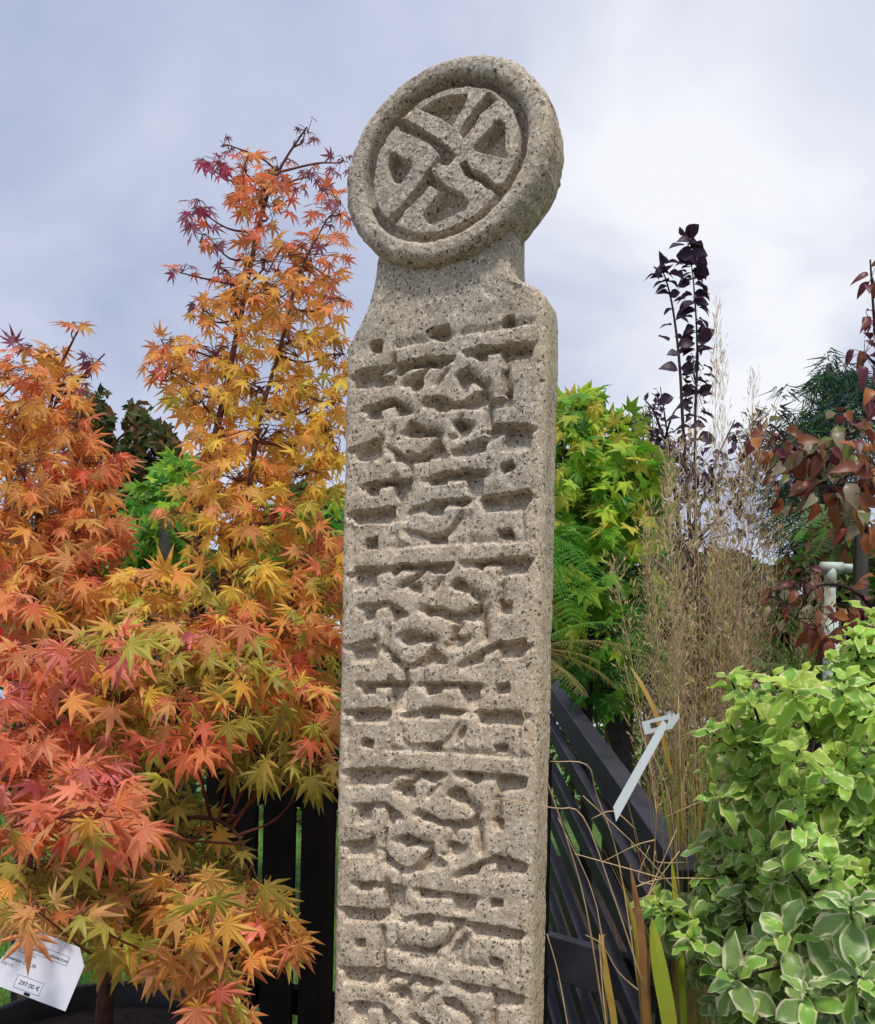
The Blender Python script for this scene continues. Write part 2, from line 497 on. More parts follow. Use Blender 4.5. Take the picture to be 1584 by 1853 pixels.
GROOVES = [[(620, 395), (560, 450), (470, 492)], [(955, 565), (1030, 640)], [(600, 878), (690, 897)],
           [(640, 700), (600, 690)], [(690, 560), (760, 480)], [(270, 430), (275, 480)],
           [(1172, 580), (1165, 730)], [(860, 845), (840, 890)], [(385, 800), (372, 960)], [(1050, 830), (1060, 960)],
           [(480, 1090), (482, 1205)], [(620, 1098), (625, 1226)]]
GROOVES_TOP = [[(490, 1640), (600, 1655), (700, 1668), (800, 1620), (860, 1530), (925, 1462)], [(345, 1520), (345, 1800)]]
# lower edges of straps that pass over others: the ground drops on the right-hand side of each line and ramps up again
STEPS = [
    [(110, 372), (400, 358), (780, 392)], [(925, 386), (1170, 408), (1360, 424)], [(186, 615), (380, 605), (490, 692)],
    [(622, 388), (560, 452), (470, 492)][::-1], [(650, 672), (760, 725), (860, 750), (1000, 725), (1036, 660)], [(955, 565), (1032, 642)][::1],
    [(470, 852), (540, 830), (612, 872), (692, 897)], [(375, 955), (470, 1050), (540, 1078), (640, 1040), (692, 930)],
    [(905, 1108), (1050, 1036), (1180, 990), (1360, 1036)], [(100, 893), (266, 876)], [(178, 1172), (370, 1186), (488, 1206)],
    [(622, 1225), (900, 1262), (1022, 1278)], [(90, 1360), (372, 1380)], [(373, 1382), (375, 1190)], [(495, 1428), (600, 1425), (700, 1410), (920, 1450)],
    [(1005, 1467), (1200, 1500), (1342, 1532)], [(1166, 700), (1172, 430)], [(1040, 930), (1045, 760)], [(822, 960), (880, 965), (925, 930)], [(266, 985), (272, 880)],
]
STEPS_TOP = [[(490, 1640), (600, 1655), (700, 1668), (800, 1620), (860, 1530), (925, 1462)], [(345, 1800), (345, 1520)], [(600, 1706), (735, 1712)], [(882, 1740), (905, 1660), (935, 1580)]]
# the two upper repeats, traced one by one (crop row, outline, depth)
UPPER = [
    (540, [(235, 320), (260, 300), (315, 298), (318, 385), (240, 375)], 1), (540, [(650, 230), (700, 203), (800, 190), (806, 290), (740, 290), (650, 262)], 1),
    (540, [(1178, 150), (1215, 128), (1265, 125), (1262, 190), (1180, 185)], 1), (540, [(135, 525), (240, 500), (300, 498), (310, 555), (425, 560), (400, 612), (110, 650)], .95),
    (540, [(418, 470), (500, 447), (645, 420), (620, 465), (520, 490), (470, 540), (412, 545)], 1), (540, [(625, 428), (815, 413), (780, 470), (740, 500), (700, 490), (650, 480)], 1),
    (540, [(948, 397), (1020, 345), (1172, 342), (1070, 385), (1066, 448), (1010, 432)], 1), (540, [(1168, 342), (1385, 312), (1402, 350), (1385, 420), (1200, 440), (1185, 480), (1172, 380)], 1),
    (540, [(505, 590), (540, 560), (602, 543), (612, 620), (590, 662), (530, 668)], 1.1), (540, [(862, 560), (880, 518), (940, 503), (962, 580), (942, 632), (880, 642)], 1.1),
    (540, [(958, 560), (1052, 598), (1058, 622), (990, 602)], .6), (540, [(212, 790), (300, 752), (405, 720), (398, 748), (312, 792), (302, 860), (216, 862)], .95),
    (540, [(412, 733), (535, 790), (490, 818), (425, 850), (416, 800)], .9), (540, [(680, 712), (740, 698), (830, 742), (900, 747), (970, 702), (1050, 640), (1082, 652), (1060, 745), (1030, 792), (925, 790), (895, 765), (800, 762), (790, 802), (690, 792)], .95),
    (540, [(1190, 650), (1255, 633), (1254, 770), (1062, 790), (1066, 730), (1195, 700)], .8),
    (730, [(485, 200), (520, 138), (560, 138), (622, 190), (722, 213), (718, 232), (604, 218), (590, 238), (508, 228)], 1.05), (730, [(832, 135), (870, 115), (947, 138), (942, 202), (856, 208)], 1),
    (730, [(1048, 216), (1100, 165), (1200, 150), (1188, 205), (1092, 228)], .9), (730, [(1188, 152), (1370, 158), (1394, 195), (1370, 318), (1192, 338), (1200, 225)], 1),
    (730, [(128, 342), (200, 302), (290, 284), (300, 340), (284, 402), (128, 404)], 1), (730, [(402, 332), (500, 387), (592, 376), (652, 320), (715, 255), (762, 330), (804, 385), (640, 402), (500, 408), (408, 412)], .95),
    (730, [(820, 335), (900, 322), (970, 290), (1056, 238), (1060, 342), (830, 376)], .8), (730, [(198, 582), (260, 560), (402, 543), (392, 572), (302, 580), (296, 652), (214, 662)], 1),
    (730, [(395, 548), (526, 543), (526, 600), (522, 830), (402, 850), (432, 700), (402, 640)], .8), (730, [(658, 532), (782, 488), (776, 572), (666, 586)], 1), (730, [(772, 490), (1036, 473), (1036, 662), (948, 692), (914, 530), (802, 518)], .9),
    (730, [(1174, 442), (1252, 408), (1268, 462), (1180, 502)], 1), (730, [(628, 742), (680, 693), (772, 698), (752, 792), (700, 802), (638, 782)], 1), (730, [(770, 698), (942, 683), (902, 738), (862, 716)], .8),
    (730, [(1034, 666), (1150, 660), (1372, 618), (1388, 642), (1350, 760), (1042, 778)], .95), (730, [(108, 770), (240, 764), (396, 743), (402, 800), (388, 852), (124, 862)], .95),
    (920, [(202, 222), (280, 210), (281, 286), (204, 288)], 1), (920, [(648, 200), (700, 205), (786, 178), (783, 252), (658, 248)], .95), (920, [(1153, 156), (1240, 150), (1268, 222), (1165, 204)], 1),
    (920, [(118, 425), (266, 425), (266, 475), (272, 560), (118, 585)], .95), (920, [(380, 432), (450, 404), (580, 405), (835, 388), (820, 412), (760, 462), (700, 467), (640, 432), (580, 421), (460, 427), (392, 500)], .95),
    (920, [(978, 387), (1178, 366), (1362, 343), (1374, 388), (1350, 470), (1188, 480), (1175, 388), (1050, 397), (1040, 450), (1010, 422)], 1), (920, [(498, 540), (592, 538), (602, 602), (510, 606)], 1),
    (920, [(816, 542), (850, 503), (912, 520), (942, 602), (828, 578)], 1.05), (920, [(955, 585), (1032, 650), (1030, 690), (950, 620)], .5), (920, [(188, 722), (284, 703), (264, 770), (250, 810), (186, 812)], .9),
    (920, [(380, 708), (505, 755), (420, 800), (392, 830)], .9), (920, [(618, 700), (740, 710), (850, 747), (932, 742), (1022, 678), (1034, 832), (905, 792), (872, 832), (752, 772), (636, 764)], .9), (920, [(1153, 670), (1252, 666), (1247, 760), (1160, 762)], .9),
    (1110, [(452, 192), (490, 148), (560, 150), (682, 182), (582, 197), (560, 218), (486, 230)], 1.05), (1110, [(798, 182), (850, 148), (908, 170), (884, 224), (806, 236)], .9), (1110, [(1038, 262), (1165, 212), (1342, 188), (1348, 242), (1330, 310), (1165, 330), (1160, 240)], .95),
    (1110, [(112, 247), (252, 235), (262, 290), (258, 352), (112, 348)], .9), (1110, [(378, 300), (468, 382), (592, 377), (682, 258), (795, 330), (780, 362), (600, 372), (468, 394), (378, 350)], .9), (1110, [(928, 342), (1038, 268), (1038, 352), (928, 367)], .8),
    (1110, [(178, 515), (300, 497), (492, 500), (486, 520), (270, 521), (266, 580), (178, 582)], 1), (1110, [(374, 512), (490, 508), (492, 700), (374, 694)], .75), (1110, [(636, 500), (1012, 510), (1012, 680), (895, 692), (876, 520), (750, 515), (742, 572), (636, 580)], .9),
    (1110, [(1138, 515), (1222, 507), (1224, 575), (1138, 578)], .9), (1110, [(604, 690), (650, 679), (722, 690), (727, 762), (620, 756)], 1), (1110, [(728, 690), (902, 702), (855, 735)], .7), (1110, [(1018, 712), (1320, 700), (1334, 730), (1312, 805), (1018, 796)], .95),
    (1110, [(103, 695), (350, 695), (374, 720), (356, 784), (108, 786)], .95),
]
PREFIX2 = [([(213, 156), (245, 148), (300, 170), (292, 218), (213, 205)], .95), ([(668, 190), (782, 180), (777, 240), (668, 242)], .9), ([(1166, 188), (1257, 190), (1248, 244), (1172, 240)], .95), ([(912, 84), (957, 63), (924, 150), (876, 204)], .6)]
# edges of the band that closes each repeat: the looped strap, the corner blocks and the upper edge of the long bar
BAND = [[(408, 240), (405, 50)], [(512, 55), (514, 130), (560, 182), (690, 190), (800, 168), (868, 100), (890, 58)], [(968, 72), (955, 150), (958, 245)],
        [(780, 252), (640, 240), (412, 234)], [(1345, 292), (1100, 272), (900, 256)], [(1345, 70), (1352, 290)], [(100, 300), (106, 60)]]
BAND3 = [[(470, 1500), (472, 1560), (492, 1640)], [(760, 1722), (480, 1680), (370, 1650)], [(1205, 1822), (870, 1766)], [(1002, 1565), (985, 1640), (990, 1745)], [(1345, 1610), (1352, 1850)]]
UP_STEPS = [(920, [(500, 150), (640, 190), (720, 192), (800, 150), (862, 58)], 1), (730, [(505, 400), (500, 540)][::-1], 1), (540, [(415, 440), (405, 560)], 0),
            (1110, [(470, 395), (470, 500)][::-1], 1), (1110, [(880, 120), (850, 150)], 1)]
PERIOD = 0.2885

def side_ramp(U, V, pts, ramp):
    best = np.full(U.shape, 9.0); dep = np.zeros(U.shape)
    for (x1, y1), (x2, y2) in zip(pts[:-1], pts[1:]):
        dx, dy = x2 - x1, y2 - y1; ln = math.hypot(dx, dy) + 1e-9
        tt = np.clip(((U - x1) * dx + (V - y1) * dy) / (ln * ln), 0, 1)
        ds = np.hypot(U - x1 - tt * dx, V - y1 - tt * dy)
        right = ((U - x1) * dy - (V - y1) * dx) / ln          # > 0 on the right-hand side (v points up)
        d = np.where(right > 0, np.clip(1 - ds / ramp, 0, 1), 0)
        near = ds < best
        dep = np.where(near, d, dep); best = np.minimum(best, ds)
    return dep

def build_cross():
    root = thing('stone_cross', 'tall speckled grey stone pillar with carved knotwork and a round disc head', 'stone cross', (MID.x, MID.y, 0))
    off = Vector(root.location)
    # ---- shaft
    ncol, step = 210, 0.00155
    z_lo, z_hi = EYE - 0.47, EYE + 0.70
    zs = np.concatenate([np.linspace(0.0, z_lo, 20)[:-1], np.arange(z_lo, z_hi, step)])
    zsh = EYE + 0.575                                   # shoulder height
    def halfw(z):
        z = np.asarray(z)
        base = W / 2 + 0.0045 - 0.0005 * np.clip((EYE - z) / 0.5, -1, 1)
        h = base.copy()
        # rounded shoulder then hollow curve up to the neck
        t = np.clip((z - (zsh - 0.02)) / 0.035, 0, 1)
        sh = base - 0.032 * (1 - np.sqrt(np.clip(1 - t * t, 0, 1)))
        nk = 0.103 + 0.016 * np.exp(-np.clip(z - zsh - 0.005, 0, 1) / 0.018)
        h = np.where(z < zsh - 0.02, base, np.where(z < zsh + 0.015, np.maximum(sh, nk), nk))
        return h
    def halfw_left(z):
        base = W / 2 + 0.0045 - 0.0005 * np.clip((EYE - z) / 0.5, -1, 1)
        return base - 0.052 * (1 - np.exp(-np.clip(z - EYE - 0.553, 0, 1) / 0.045))
    sm3 = lambda q: box_blur(box_blur(np.repeat(q[:, None], 3, 1), 7), 7)[:, 1]
    hwr, hwl = sm3(halfw(zs)), sm3(halfw_left(zs))
    hw = (hwr + hwl) / 2; hc = (hwr - hwl) / 2
    sgrid = np.linspace(-1, 1, ncol)
    U = hw[:, None] * sgrid[None, :] + hc[:, None]
    V = np.repeat(zs[:, None], ncol, 1)
    fine = zs >= z_lo
    Uw = U + 0.0007 * smooth_noise(U.shape, 9, 1) + 0.0004 * smooth_noise(U.shape, 4, 2)
    Vw = V + 0.0007 * smooth_noise(U.shape, 9, 3) + 0.0004 * smooth_noise(U.shape, 4, 4)
    mask = np.zeros(U.shape)
    groove = np.full(U.shape, 9.0)
    def stamp(poly, dep):
        us = [p[0] for p in poly]; vs_ = [p[1] for p in poly]
        rows = np.where((zs > min(vs_) - 0.01) & (zs < max(vs_) + 0.01))[0]
        if len(rows) < 2: return
        r0, r1 = rows[0], rows[-1] + 1
        ins = in_poly(Uw[r0:r1], Vw[r0:r1], poly)
        tt_ = (max(vs_) - V[r0:r1]) / (max(vs_) - min(vs_))
        mask[r0:r1] = np.maximum(mask[r0:r1], ins * dep * (1.12 - 0.72 * np.clip(tt_, 0, 1)))
    stepd = np.zeros(U.shape)
    def drop(line, w_=1.0):
        vs_ = [p[1] for p in line]
        rows = np.where((zs > min(vs_) - 0.02) & (zs < max(vs_) + 0.02))[0]
        if len(rows) < 2: return
        r0, r1 = rows[0], rows[-1] + 1
        stepd[r0:r1] = np.maximum(stepd[r0:r1], w_ * side_ramp(Uw[r0:r1], Vw[r0:r1], line, 0.0125))
    def cut(line):
        vs_ = [p[1] for p in line]
        rows = np.where((zs > min(vs_) - 0.02) & (zs < max(vs_) + 0.02))[0]
        if len(rows) < 2: return
        r0, r1 = rows[0], rows[-1] + 1
        groove[r0:r1] = np.minimum(groove[r0:r1], seg_dist(Uw[r0:r1], Vw[r0:r1], line))
    for y0, poly, dep in UPPER:
        stamp(to_uv(poly, 610, y0, 3.96), dep)
    for y0, line, _ in UP_STEPS:
        drop(to_uv(line, 610, y0, 3.96))
    for k in (-2, -1, 0):
        for sl_ in (BAND if k > -2 else BAND[3:5]):
            drop(to_uv(sl_, 600, 1300, 3.96, 0, -k * PERIOD), 0.5)
    for sl_ in BAND3:
        drop(to_uv(sl_, 600, 1300, 3.96), 0.5)
    for poly, dep in PREFIX2:
        stamp(to_uv(poly, 600, 1300, 3.96), dep)
    for k in range(0, 2):
        dv = -k * PERIOD
        for poly, dep in PITS:
            stamp(to_uv(poly, 600, 1300, 3.96, 0, dv), dep)
        for poly, dep in TOPRUN:
            stamp(to_uv(poly, 600, 1300, 3.96, 0, dv), dep)
        for sl_ in STEPS + STEPS_TOP:
            drop(to_uv(sl_, 600, 1300, 3.96, 0, dv))
        for gl in GROOVES + GROOVES_TOP:
            cut(to_uv(gl, 600, 1300, 3.96, 0, dv))
    for k in (-2, -1):
        for gl in GROOVES:
            cut(to_uv(gl, 600, 1300, 3.96, 0, -k * PERIOD))
        for sl_ in STEPS:
            drop(to_uv(sl_, 600, 1300, 3.96, 0, -k * PERIOD + (0.001 if k == -1 else 0.002)))
    m1 = box_blur(mask, 1)
    m2 = box_blur(box_blur(mask, 6), 6)
    H = -0.0225 * m1 - 0.0030 * m2
    H += -0.005 * np.exp(-(groove / 0.0024) ** 2) - 0.003 * np.exp(-(groove / 0.007) ** 2)
    H -= 0.0120 * box_blur(stepd, 1) * (1 - 0.75 * np.clip(m1, 0, 1))
    # worn face: gentle unevenness and small chips
    H += 0.0010 * smooth_noise(U.shape, 26, 5) + 0.0006 * smooth_noise(U.shape, 10, 6) + 0.0002 * smooth_noise(U.shape, 3.1, 7)
    chips = smooth_noise(U.shape, 4.5, 8)
    H -= 0.0012 * np.clip(chips - 1.5, 0, 1)
    # rounded arrises
    R = 0.016
    ed = hw[:, None] - np.abs(U - hc[:, None])
    tt = np.clip(1 - ed / R, 0, 1)
    H -= R * (1 - np.sqrt(np.clip(1 - tt * tt, 0, 1))) * 0.9
    H[~fine] = np.minimum(H[~fine], 0)
    # loop round the section: front, right side, back, left side
    nr = len(zs)
    fx = U; fd = H
    ns = 12
    sd_ = np.linspace(0, 1, ns + 2)[1:-1]
    n_side = 0.0006 * smooth_noise((nr, 4), 22, 9)[:, :1] + 0.0002 * smooth_noise((nr, ns), 5, 10)
    right_u = hwr[:, None] + n_side; right_d = H[:, -1:] + (-T_SH + 0.012 - H[:, -1:]) * sd_[None, :]
    left_u = -hwl[:, None] - n_side[:, ::-1]; left_d = H[:, :1] + (-T_SH + 0.012 - H[:, :1]) * sd_[None, ::-1]
    bs = np.array([0.93, 0.3, -0.3, -0.93])
    back_u = hw[:, None] * bs[None, :] + hc[:, None]; back_d = np.full((nr, 4), -T_SH)
    LU = np.concatenate([fx, right_u, back_u, left_u], 1)
    LD = np.concatenate([fd, right_d, back_d, left_d], 1)
    LZ = np.repeat(zs[:, None], LU.shape[1], 1)
    nc = LU.shape[1]
    co = np.stack([UD.x * LU + ND.x * LD, UD.y * LU + ND.y * LD, LZ], 2).reshape(-1, 3)
    idx = np.arange(nr * nc).reshape(nr, nc)
    a = idx[:-1]; b = idx[1:]
    quads = np.stack([a, np.roll(a, -1, 1), np.roll(b, -1, 1), b], 2).reshape(-1, 4)
    me = bpy.data.meshes.new('shaft')
    def fill(me, co, quads, extra=None):
        nq = len(quads)
        me.vertices.add(len(co)); me.vertices.foreach_set('co', co.astype(np.float32).ravel())
        me.loops.add(nq * 4); me.loops.foreach_set('vertex_index', quads.astype(np.int32).ravel())
        me.polygons.add(nq); me.polygons.foreach_set('loop_start', np.arange(nq, dtype=np.int32) * 4)
        me.polygons.foreach_set('loop_total', np.full(nq, 4, dtype=np.int32))
        me.polygons.foreach_set('use_smooth', np.ones(nq, dtype=bool))
        me.materials.append(M['stone'])
        me.update(calc_edges=True); me.validate()
    fill(me, co, quads)
    link('shaft', me, root)
    # ---- disc head
    uc, vc = uv(799, 286, D_OUT)
    KU, KV = 1.035, 0.915
    RD = 0.149
    nrad, nang = 110, 420
    rr = np.linspace(0.0008, RD, nrad)
    aa = np.linspace(0, 2 * math.pi, nang, endpoint=False)
    RR = np.repeat(rr[:, None], nang, 1); AA = np.repeat(aa[None, :], nrad, 0)
    U = RR * np.cos(AA) * KU; V = RR * np.sin(AA) * KV
    # wrap-safe unevenness sampled from a plane of noise
    def plane_noise(U, V, cell, seed):
        n = 400
        tex = smooth_noise((n, n), cell, seed)
        iu = np.clip(((U / 0.32 + 0.5) * n).astype(int), 0, n - 1); iv = np.clip(((V / 0.32 + 0.5) * n).astype(int), 0, n - 1)
        return tex[iv, iu]
    Uw = U + 0.0006 * plane_noise(U, V, 9, 21); Vw = V + 0.0006 * plane_noise(U, V, 9, 22)
    rw = np.hypot(Uw / KU, Vw / KV)
    def sstep(x, a, b):
        t = np.clip((x - a) / (b - a), 0, 1); return t * t * (3 - 2 * t)
    H = np.zeros(U.shape)
    rim = sstep(rw, 0.1165, 0.1205)
    rc = (rw - 0.1335) / 0.0145
    rimh = 0.002 - 0.0065 * np.clip(np.abs(rc), 0, 1.2) ** 3.2
    med = 1 - sstep(rw, 0.1055, 0.1075)
    mask = np.zeros(U.shape)
    DP = [
        ([(585, 440), (660, 385), (780, 355), (872, 350), (852, 420), (775, 545), (700, 492)], 1.0),
        ([(1010, 340), (1060, 375), (955, 470), (905, 560), (850, 628), (828, 592), (880, 500), (935, 430)], 1.0),
        ([(1080, 512), (1112, 540), (1112, 700), (1130, 752), (960, 722), (918, 692), (1000, 600)], 1.0),
        ([(415, 520), (470, 518), (600, 588), (720, 668), (782, 738), (750, 795), (702, 762), (640, 672), (520, 612), (420, 565)], 1.0),
        ([(370, 730), (402, 732), (440, 760), (512, 790), (490, 850), (440, 922), (380, 912), (350, 820)], 1.0),
        ([(700, 738), (722, 762), (640, 830), (632, 900), (640, 930), (560, 1010), (470, 1092), (400, 1200), (350, 1175), (480, 1038), (560, 928), (610, 848), (660, 790)], 1.0),
        ([(828, 800), (862, 778), (892, 830), (980, 868), (1050, 935), (1090, 945), (1170, 890), (1200, 920), (1110, 1030), (1030, 965), (930, 902), (848, 872)], 1.0),
        ([(700, 738), (792, 738), (752, 805), (700, 795)], 1.1),
        ([(700, 988), (760, 985), (840, 1002), (874, 1040), (862, 1092), (760, 1142), (670, 1187), (608, 1182), (588, 1140), (640, 1060)], 1.0),
        ([(618, 880), (640, 868), (760, 958), (852, 1000), (830, 1012), (720, 985), (638, 935)], 0.8),
    ]
    for poly, dep in DP:
        pl = [(x - uc, y - vc) for x, y in to_uv(poly, 600, 70, 3.6, D_OUT)]
        mask = np.maximum(mask, in_poly(Uw, Vw, pl) * dep)
    # soften the cut edges a touch
    for _ in range(1):
        mask = (mask + np.roll(mask, 1, 1) + np.roll(mask, -1, 1)) / 3
        mask[1:-1] = (mask[1:-1] * 2 + mask[:-2] + mask[2:]) / 4
    floor = -0.027
    inner = floor + (0.0215) * med * (1 - mask)
    H = inner * (1 - rim) + rimh * rim
    H += 0.0006 * plane_noise(U, V, 22, 23) + 0.00035 * plane_noise(U, V, 5, 24) + 0.0002 * plane_noise(U, V, 2.5, 25)
    # edge rounding then side and back
    ring_r = [RD + 0.0012, RD + 0.0018, RD + 0.0018, RD + 0.0012, RD - 0.001, RD - 0.006, 0.06, 0.001]
    ring_d = [-0.009, -0.018, -0.036, -0.054, -0.066, -T_DISC, -T_DISC, -T_DISC]
    LU = [U]; LV = [V]; LD = [H]
    nwob = 0.0016 * smooth_noise((1, nang), 14, 31)[0] + 0.0008 * smooth_noise((1, nang), 4, 32)[0]
    nwob *= np.minimum(1, np.minimum(np.arange(nang), nang - np.arange(nang)) / 12)
    for i, (r_, d_) in enumerate(zip(ring_r, ring_d)):
        w_ = nwob * (1 if i < 6 else 0) + 0.0006 * smooth_noise((1, nang), 3, 40 + i)[0] * (1 if i < 6 else 0)
        LU.append(KU * (r_ + w_)[None, :] * np.cos(aa)[None, :]); LV.append(KV * (r_ + w_)[None, :] * np.sin(aa)[None, :])
        LD.append(np.full((1, nang), d_))
    # pull the rim's last rows to the wobbling outline
    U2 = np.concatenate(LU, 0); V2 = np.concatenate(LV, 0); D2 = np.concatenate(LD, 0)
    # flip ring order so that normals face outwards
    nr2 = U2.shape[0]
    uu = U2 + uc; vv = V2 + vc; dd = D2 + D_OUT
    co = np.stack([UD.x * uu + ND.x * dd, UD.y * uu + ND.y * dd, vv], 2).reshape(-1, 3)
    idx = np.arange(nr2 * nang).reshape(nr2, nang)
    a = idx[:-1]; b = idx[1:]
    quads = np.stack([a, b, np.roll(b, -1, 1), np.roll(a, -1, 1)], 2).reshape(-1, 4)
    me = bpy.data.meshes.new('disc_head')
    fill(me, co, quads)
    link('disc_head', me, root)
    return root
build_cross()

# ------------------------------------------------------------------ leaf shapes (unit length, tip along +Y, face +Z)
def palmate(lobes, lens, wid, sinus, droop, fold, stalk=0.45, seed=0):
    r = random.Random(seed)
    v = [(0, 0, 0)]; f = []
    n = len(lobes)
    def z(rad): return -droop * rad * rad
    def pt(r_, ang, lift=0.0):
        return (r_ * math.sin(ang), r_ * math.cos(ang), z(r_) + lift)
    sin_idx = []
    angs = [math.radians(q + r.uniform(-5, 5)) for q in lobes]
    ls = [q * r.uniform(0.9, 1.08) for q in lens]
    first = len(v); v.append(pt(sinus * 0.8, angs[0] - 0.45)); sin_idx.append(first)
    for i in range(n):
        if i < n - 1:
            am = (angs[i] + angs[i + 1]) / 2
        else:
            am = angs[i] + 0.45
        v.append(pt(sinus * min(ls[i], ls[min(i + 1, n - 1)]), am)); sin_idx.append(len(v) - 1)
    for i in range(n):
        Lh = ls[i]; a = angs[i]
        mrib = len(v); v.append(pt(0.5 * Lh, a, fold))
        tip = len(v); v.append(pt(Lh, a + r.uniform(-0.06, 0.06)))
        e1 = len(v); v.append(pt(0.52 * Lh, a - wid / Lh ** 0.3, -fold * 0.4)); e2 = len(v); v.append(pt(0.52 * Lh, a + wid / Lh ** 0.3, -fold * 0.4))
        s1, s2 = sin_idx[i], sin_idx[i + 1]
        f += [(0, mrib, e1, s1), (mrib, tip, e1), (mrib, e2, tip), (0, s2, e2, mrib)]
    if stalk:
        b = len(v); w = 0.012
        v += [(-w, 0, 0), (w, 0, 0), (0, 0, -w), (-w, -stalk, -0.05), (w, -stalk, -0.05), (0, -stalk, -0.05 - w)]
        f += [(b, b + 1, b + 4, b + 3), (b + 1, b + 2, b + 5, b + 4), (b + 2, b, b + 3, b + 5)]
    return np.array(v), f

def oval(wid=0.32, rows=5, fold=0.12, curl=0.25, wave=0.0, margin=0.0, peak=0.5, seed=0, stalk=0.08, full=0.8):
    r = random.Random(seed)
    v = []; f = []; mi = []
    cols = [-1, -1 + margin, 0, 1 - margin, 1] if margin else [-1, 0, 1]
    nc = len(cols)
    ph = r.uniform(0, 6)
    for i in range(rows + 1):
        t = i / rows
        w = wid * (math.sin(math.pi * t ** (math.log(0.5) / math.log(peak))) ** full if 0 < t < 1 else 0.02)
        for c in cols:
            if margin and 0 < abs(c) < 1: c = math.copysign(min(0.92, abs(c) * r.uniform(0.82, 1.14)), c)
            zz = abs(c) * fold * w / wid - curl * t * t
            zz += wave * (abs(c) ** 2) * math.sin(t * 11 + ph + (2 if c > 0 else 0))
            ww = w * c
            if abs(c) == 1 and 0 < t < 1: ww *= 1 + r.uniform(-0.08, 0.08)
            v.append((ww, stalk + t * (1 - stalk), zz))
    for i in range(rows):
        for k in range(nc - 1):
            f.append((i * nc + k, i * nc + k + 1, (i + 1) * nc + k + 1, (i + 1) * nc + k))
            mi.append(1 if margin and (k == 0 or k == nc - 2) else 0)
    b = len(v); w = 0.018
    v += [(-w, 0, 0), (w, 0, 0), (w, stalk + 0.05, 0.0), (-w, stalk + 0.05, 0.0)]
    f.append((b, b + 1, b + 2, b + 3)); mi.append(0)
    return np.array(v), f, mi

def frame(pos, tip, normal, scale):
    """matrix with +Y along tip, +Z near normal"""
    y = Vector(tip).normalized()
    x = y.cross(Vector(normal))
    if x.length < 1e-3: x = y.cross(Vector((0.3, 0.2, 0.9)))
    x.normalize(); z = x.cross(y)
    m = Matrix(((x.x, y.x, z.x, pos[0]), (x.y, y.y, z.y, pos[1]), (x.z, y.z, z.z, pos[2]), (0, 0, 0, 1)))
    return m @ Matrix.Scale(scale, 4)

def plant_leaves(root, recs, templates, matlists, name='leaf', rest='foliage', cap=300):
    """recs: (matrix, template index, material-list index). The ones that show largest are leaves of their own, the rest one mass."""
    meshes = {}
    off = Vector(root.location)
    def score(rec):
        m = rec[0]; p = m.translation
        if p.y < 0.2: return -1
        x = p.x / p.y * FPX + CX; y = CY - (p.z - EYE) / p.y * FPX
        s = m.to_scale().x / p.y * FPX
        if not (-s < x < 1584 + s and -s < y < 1853 + s): return 0
        nz = Vector((m[0][2], m[1][2], m[2][2])).normalized()
        vd = (p - Vector((0, 0, EYE))).normalized()
        return s * (0.4 + abs(nz.dot(vd)))
    recs = sorted(recs, key=score, reverse=True)
    for m, ti, ci in recs[:cap]:
        if (ti, ci) not in meshes:
            tp = templates[ti]
            meshes[(ti, ci)] = new_mesh(name, tp[0], tp[1], matlists[ci], tp[2] if len(tp) > 2 else None, len(tp) > 2)
        o = bpy.data.objects.new(name, meshes[(ti, ci)])
        COL.objects.link(o)
        o.parent = root
        o.matrix_local = Matrix.Translation(-off) @ m
    if len(recs) > cap:
        allm = []; base_idx = []
        for ml in matlists:
            base_idx.append(len(allm)); allm += ml
        V_ = []; F_ = []; MI = []; n = 0
        for m, ti, ci in recs[cap:]:
            tp = templates[ti]
            mm = np.array(m)
            V_.append(tp[0] @ mm[:3, :3].T + mm[:3, 3] - np.array(off))
            F_ += [tuple(i + n for i in f) for f in tp[1]]
            MI += [base_idx[ci] + q for q in (tp[2] if len(tp) > 2 else [0] * len(tp[1]))]
            n += len(tp[0])
        me = new_mesh(rest, np.concatenate(V_), F_, allm, MI, len(templates[0]) > 2)
        o = link(rest, me, root); o['kind'] = 'stuff'
        return o

def rv(s=1.0):
    return Vector((random.gauss(0, s), random.gauss(0, s), random.gauss(0, s)))

# ------------------------------------------------------------------ timber: board fence left, sloping slatted frame right
def board_fence():
    root = thing('board_fence', 'black upright board fence with narrow gaps between the orange maple and the stone pillar', 'fence', (-0.4, 2.2, 0))
    # line of the fence: comes nearer to the right
    a = Vector((-0.578, 2.32, 0)); dirv = Vector((0.9, -0.43, 0)).normalized(); nrm = Vector((-dirv.y, dirv.x, 0))
    bw, gap = 0.104, 0.021
    tops = 1.02
    for i in range(7):
        m = MB()
        o_ = a + dirv * (i * (bw + gap)) - nrm * 0.011
        hh = tops + random.uniform(-0.004, 0.004)
        m.box(o_ + Vector((0, 0, 0.03)), dirv * bw, nrm * 0.012, Vector((0, 0, hh)))
        m.build('board', M['fence'], root, bevel=0.003)
    for z in (0.30, 0.86):
        m = MB()
        m.box(a + nrm * 0.012 - dirv * 0.02 + Vector((0, 0, z)), dirv * (7 * (bw + gap) + 0.02), nrm * 0.04, Vector((0, 0, 0.07)))
        m.build('rail', M['fence'], root, bevel=0.003)
    for s in (-0.06, 7 * (bw + gap)):
        m = MB()
        m.box(a + dirv * s - nrm * 0.03, dirv * 0.05, nrm * 0.07, Vector((0, 0, 1.02)))
        m.build('post', M['fence'], root, bevel=0.004)
board_fence()

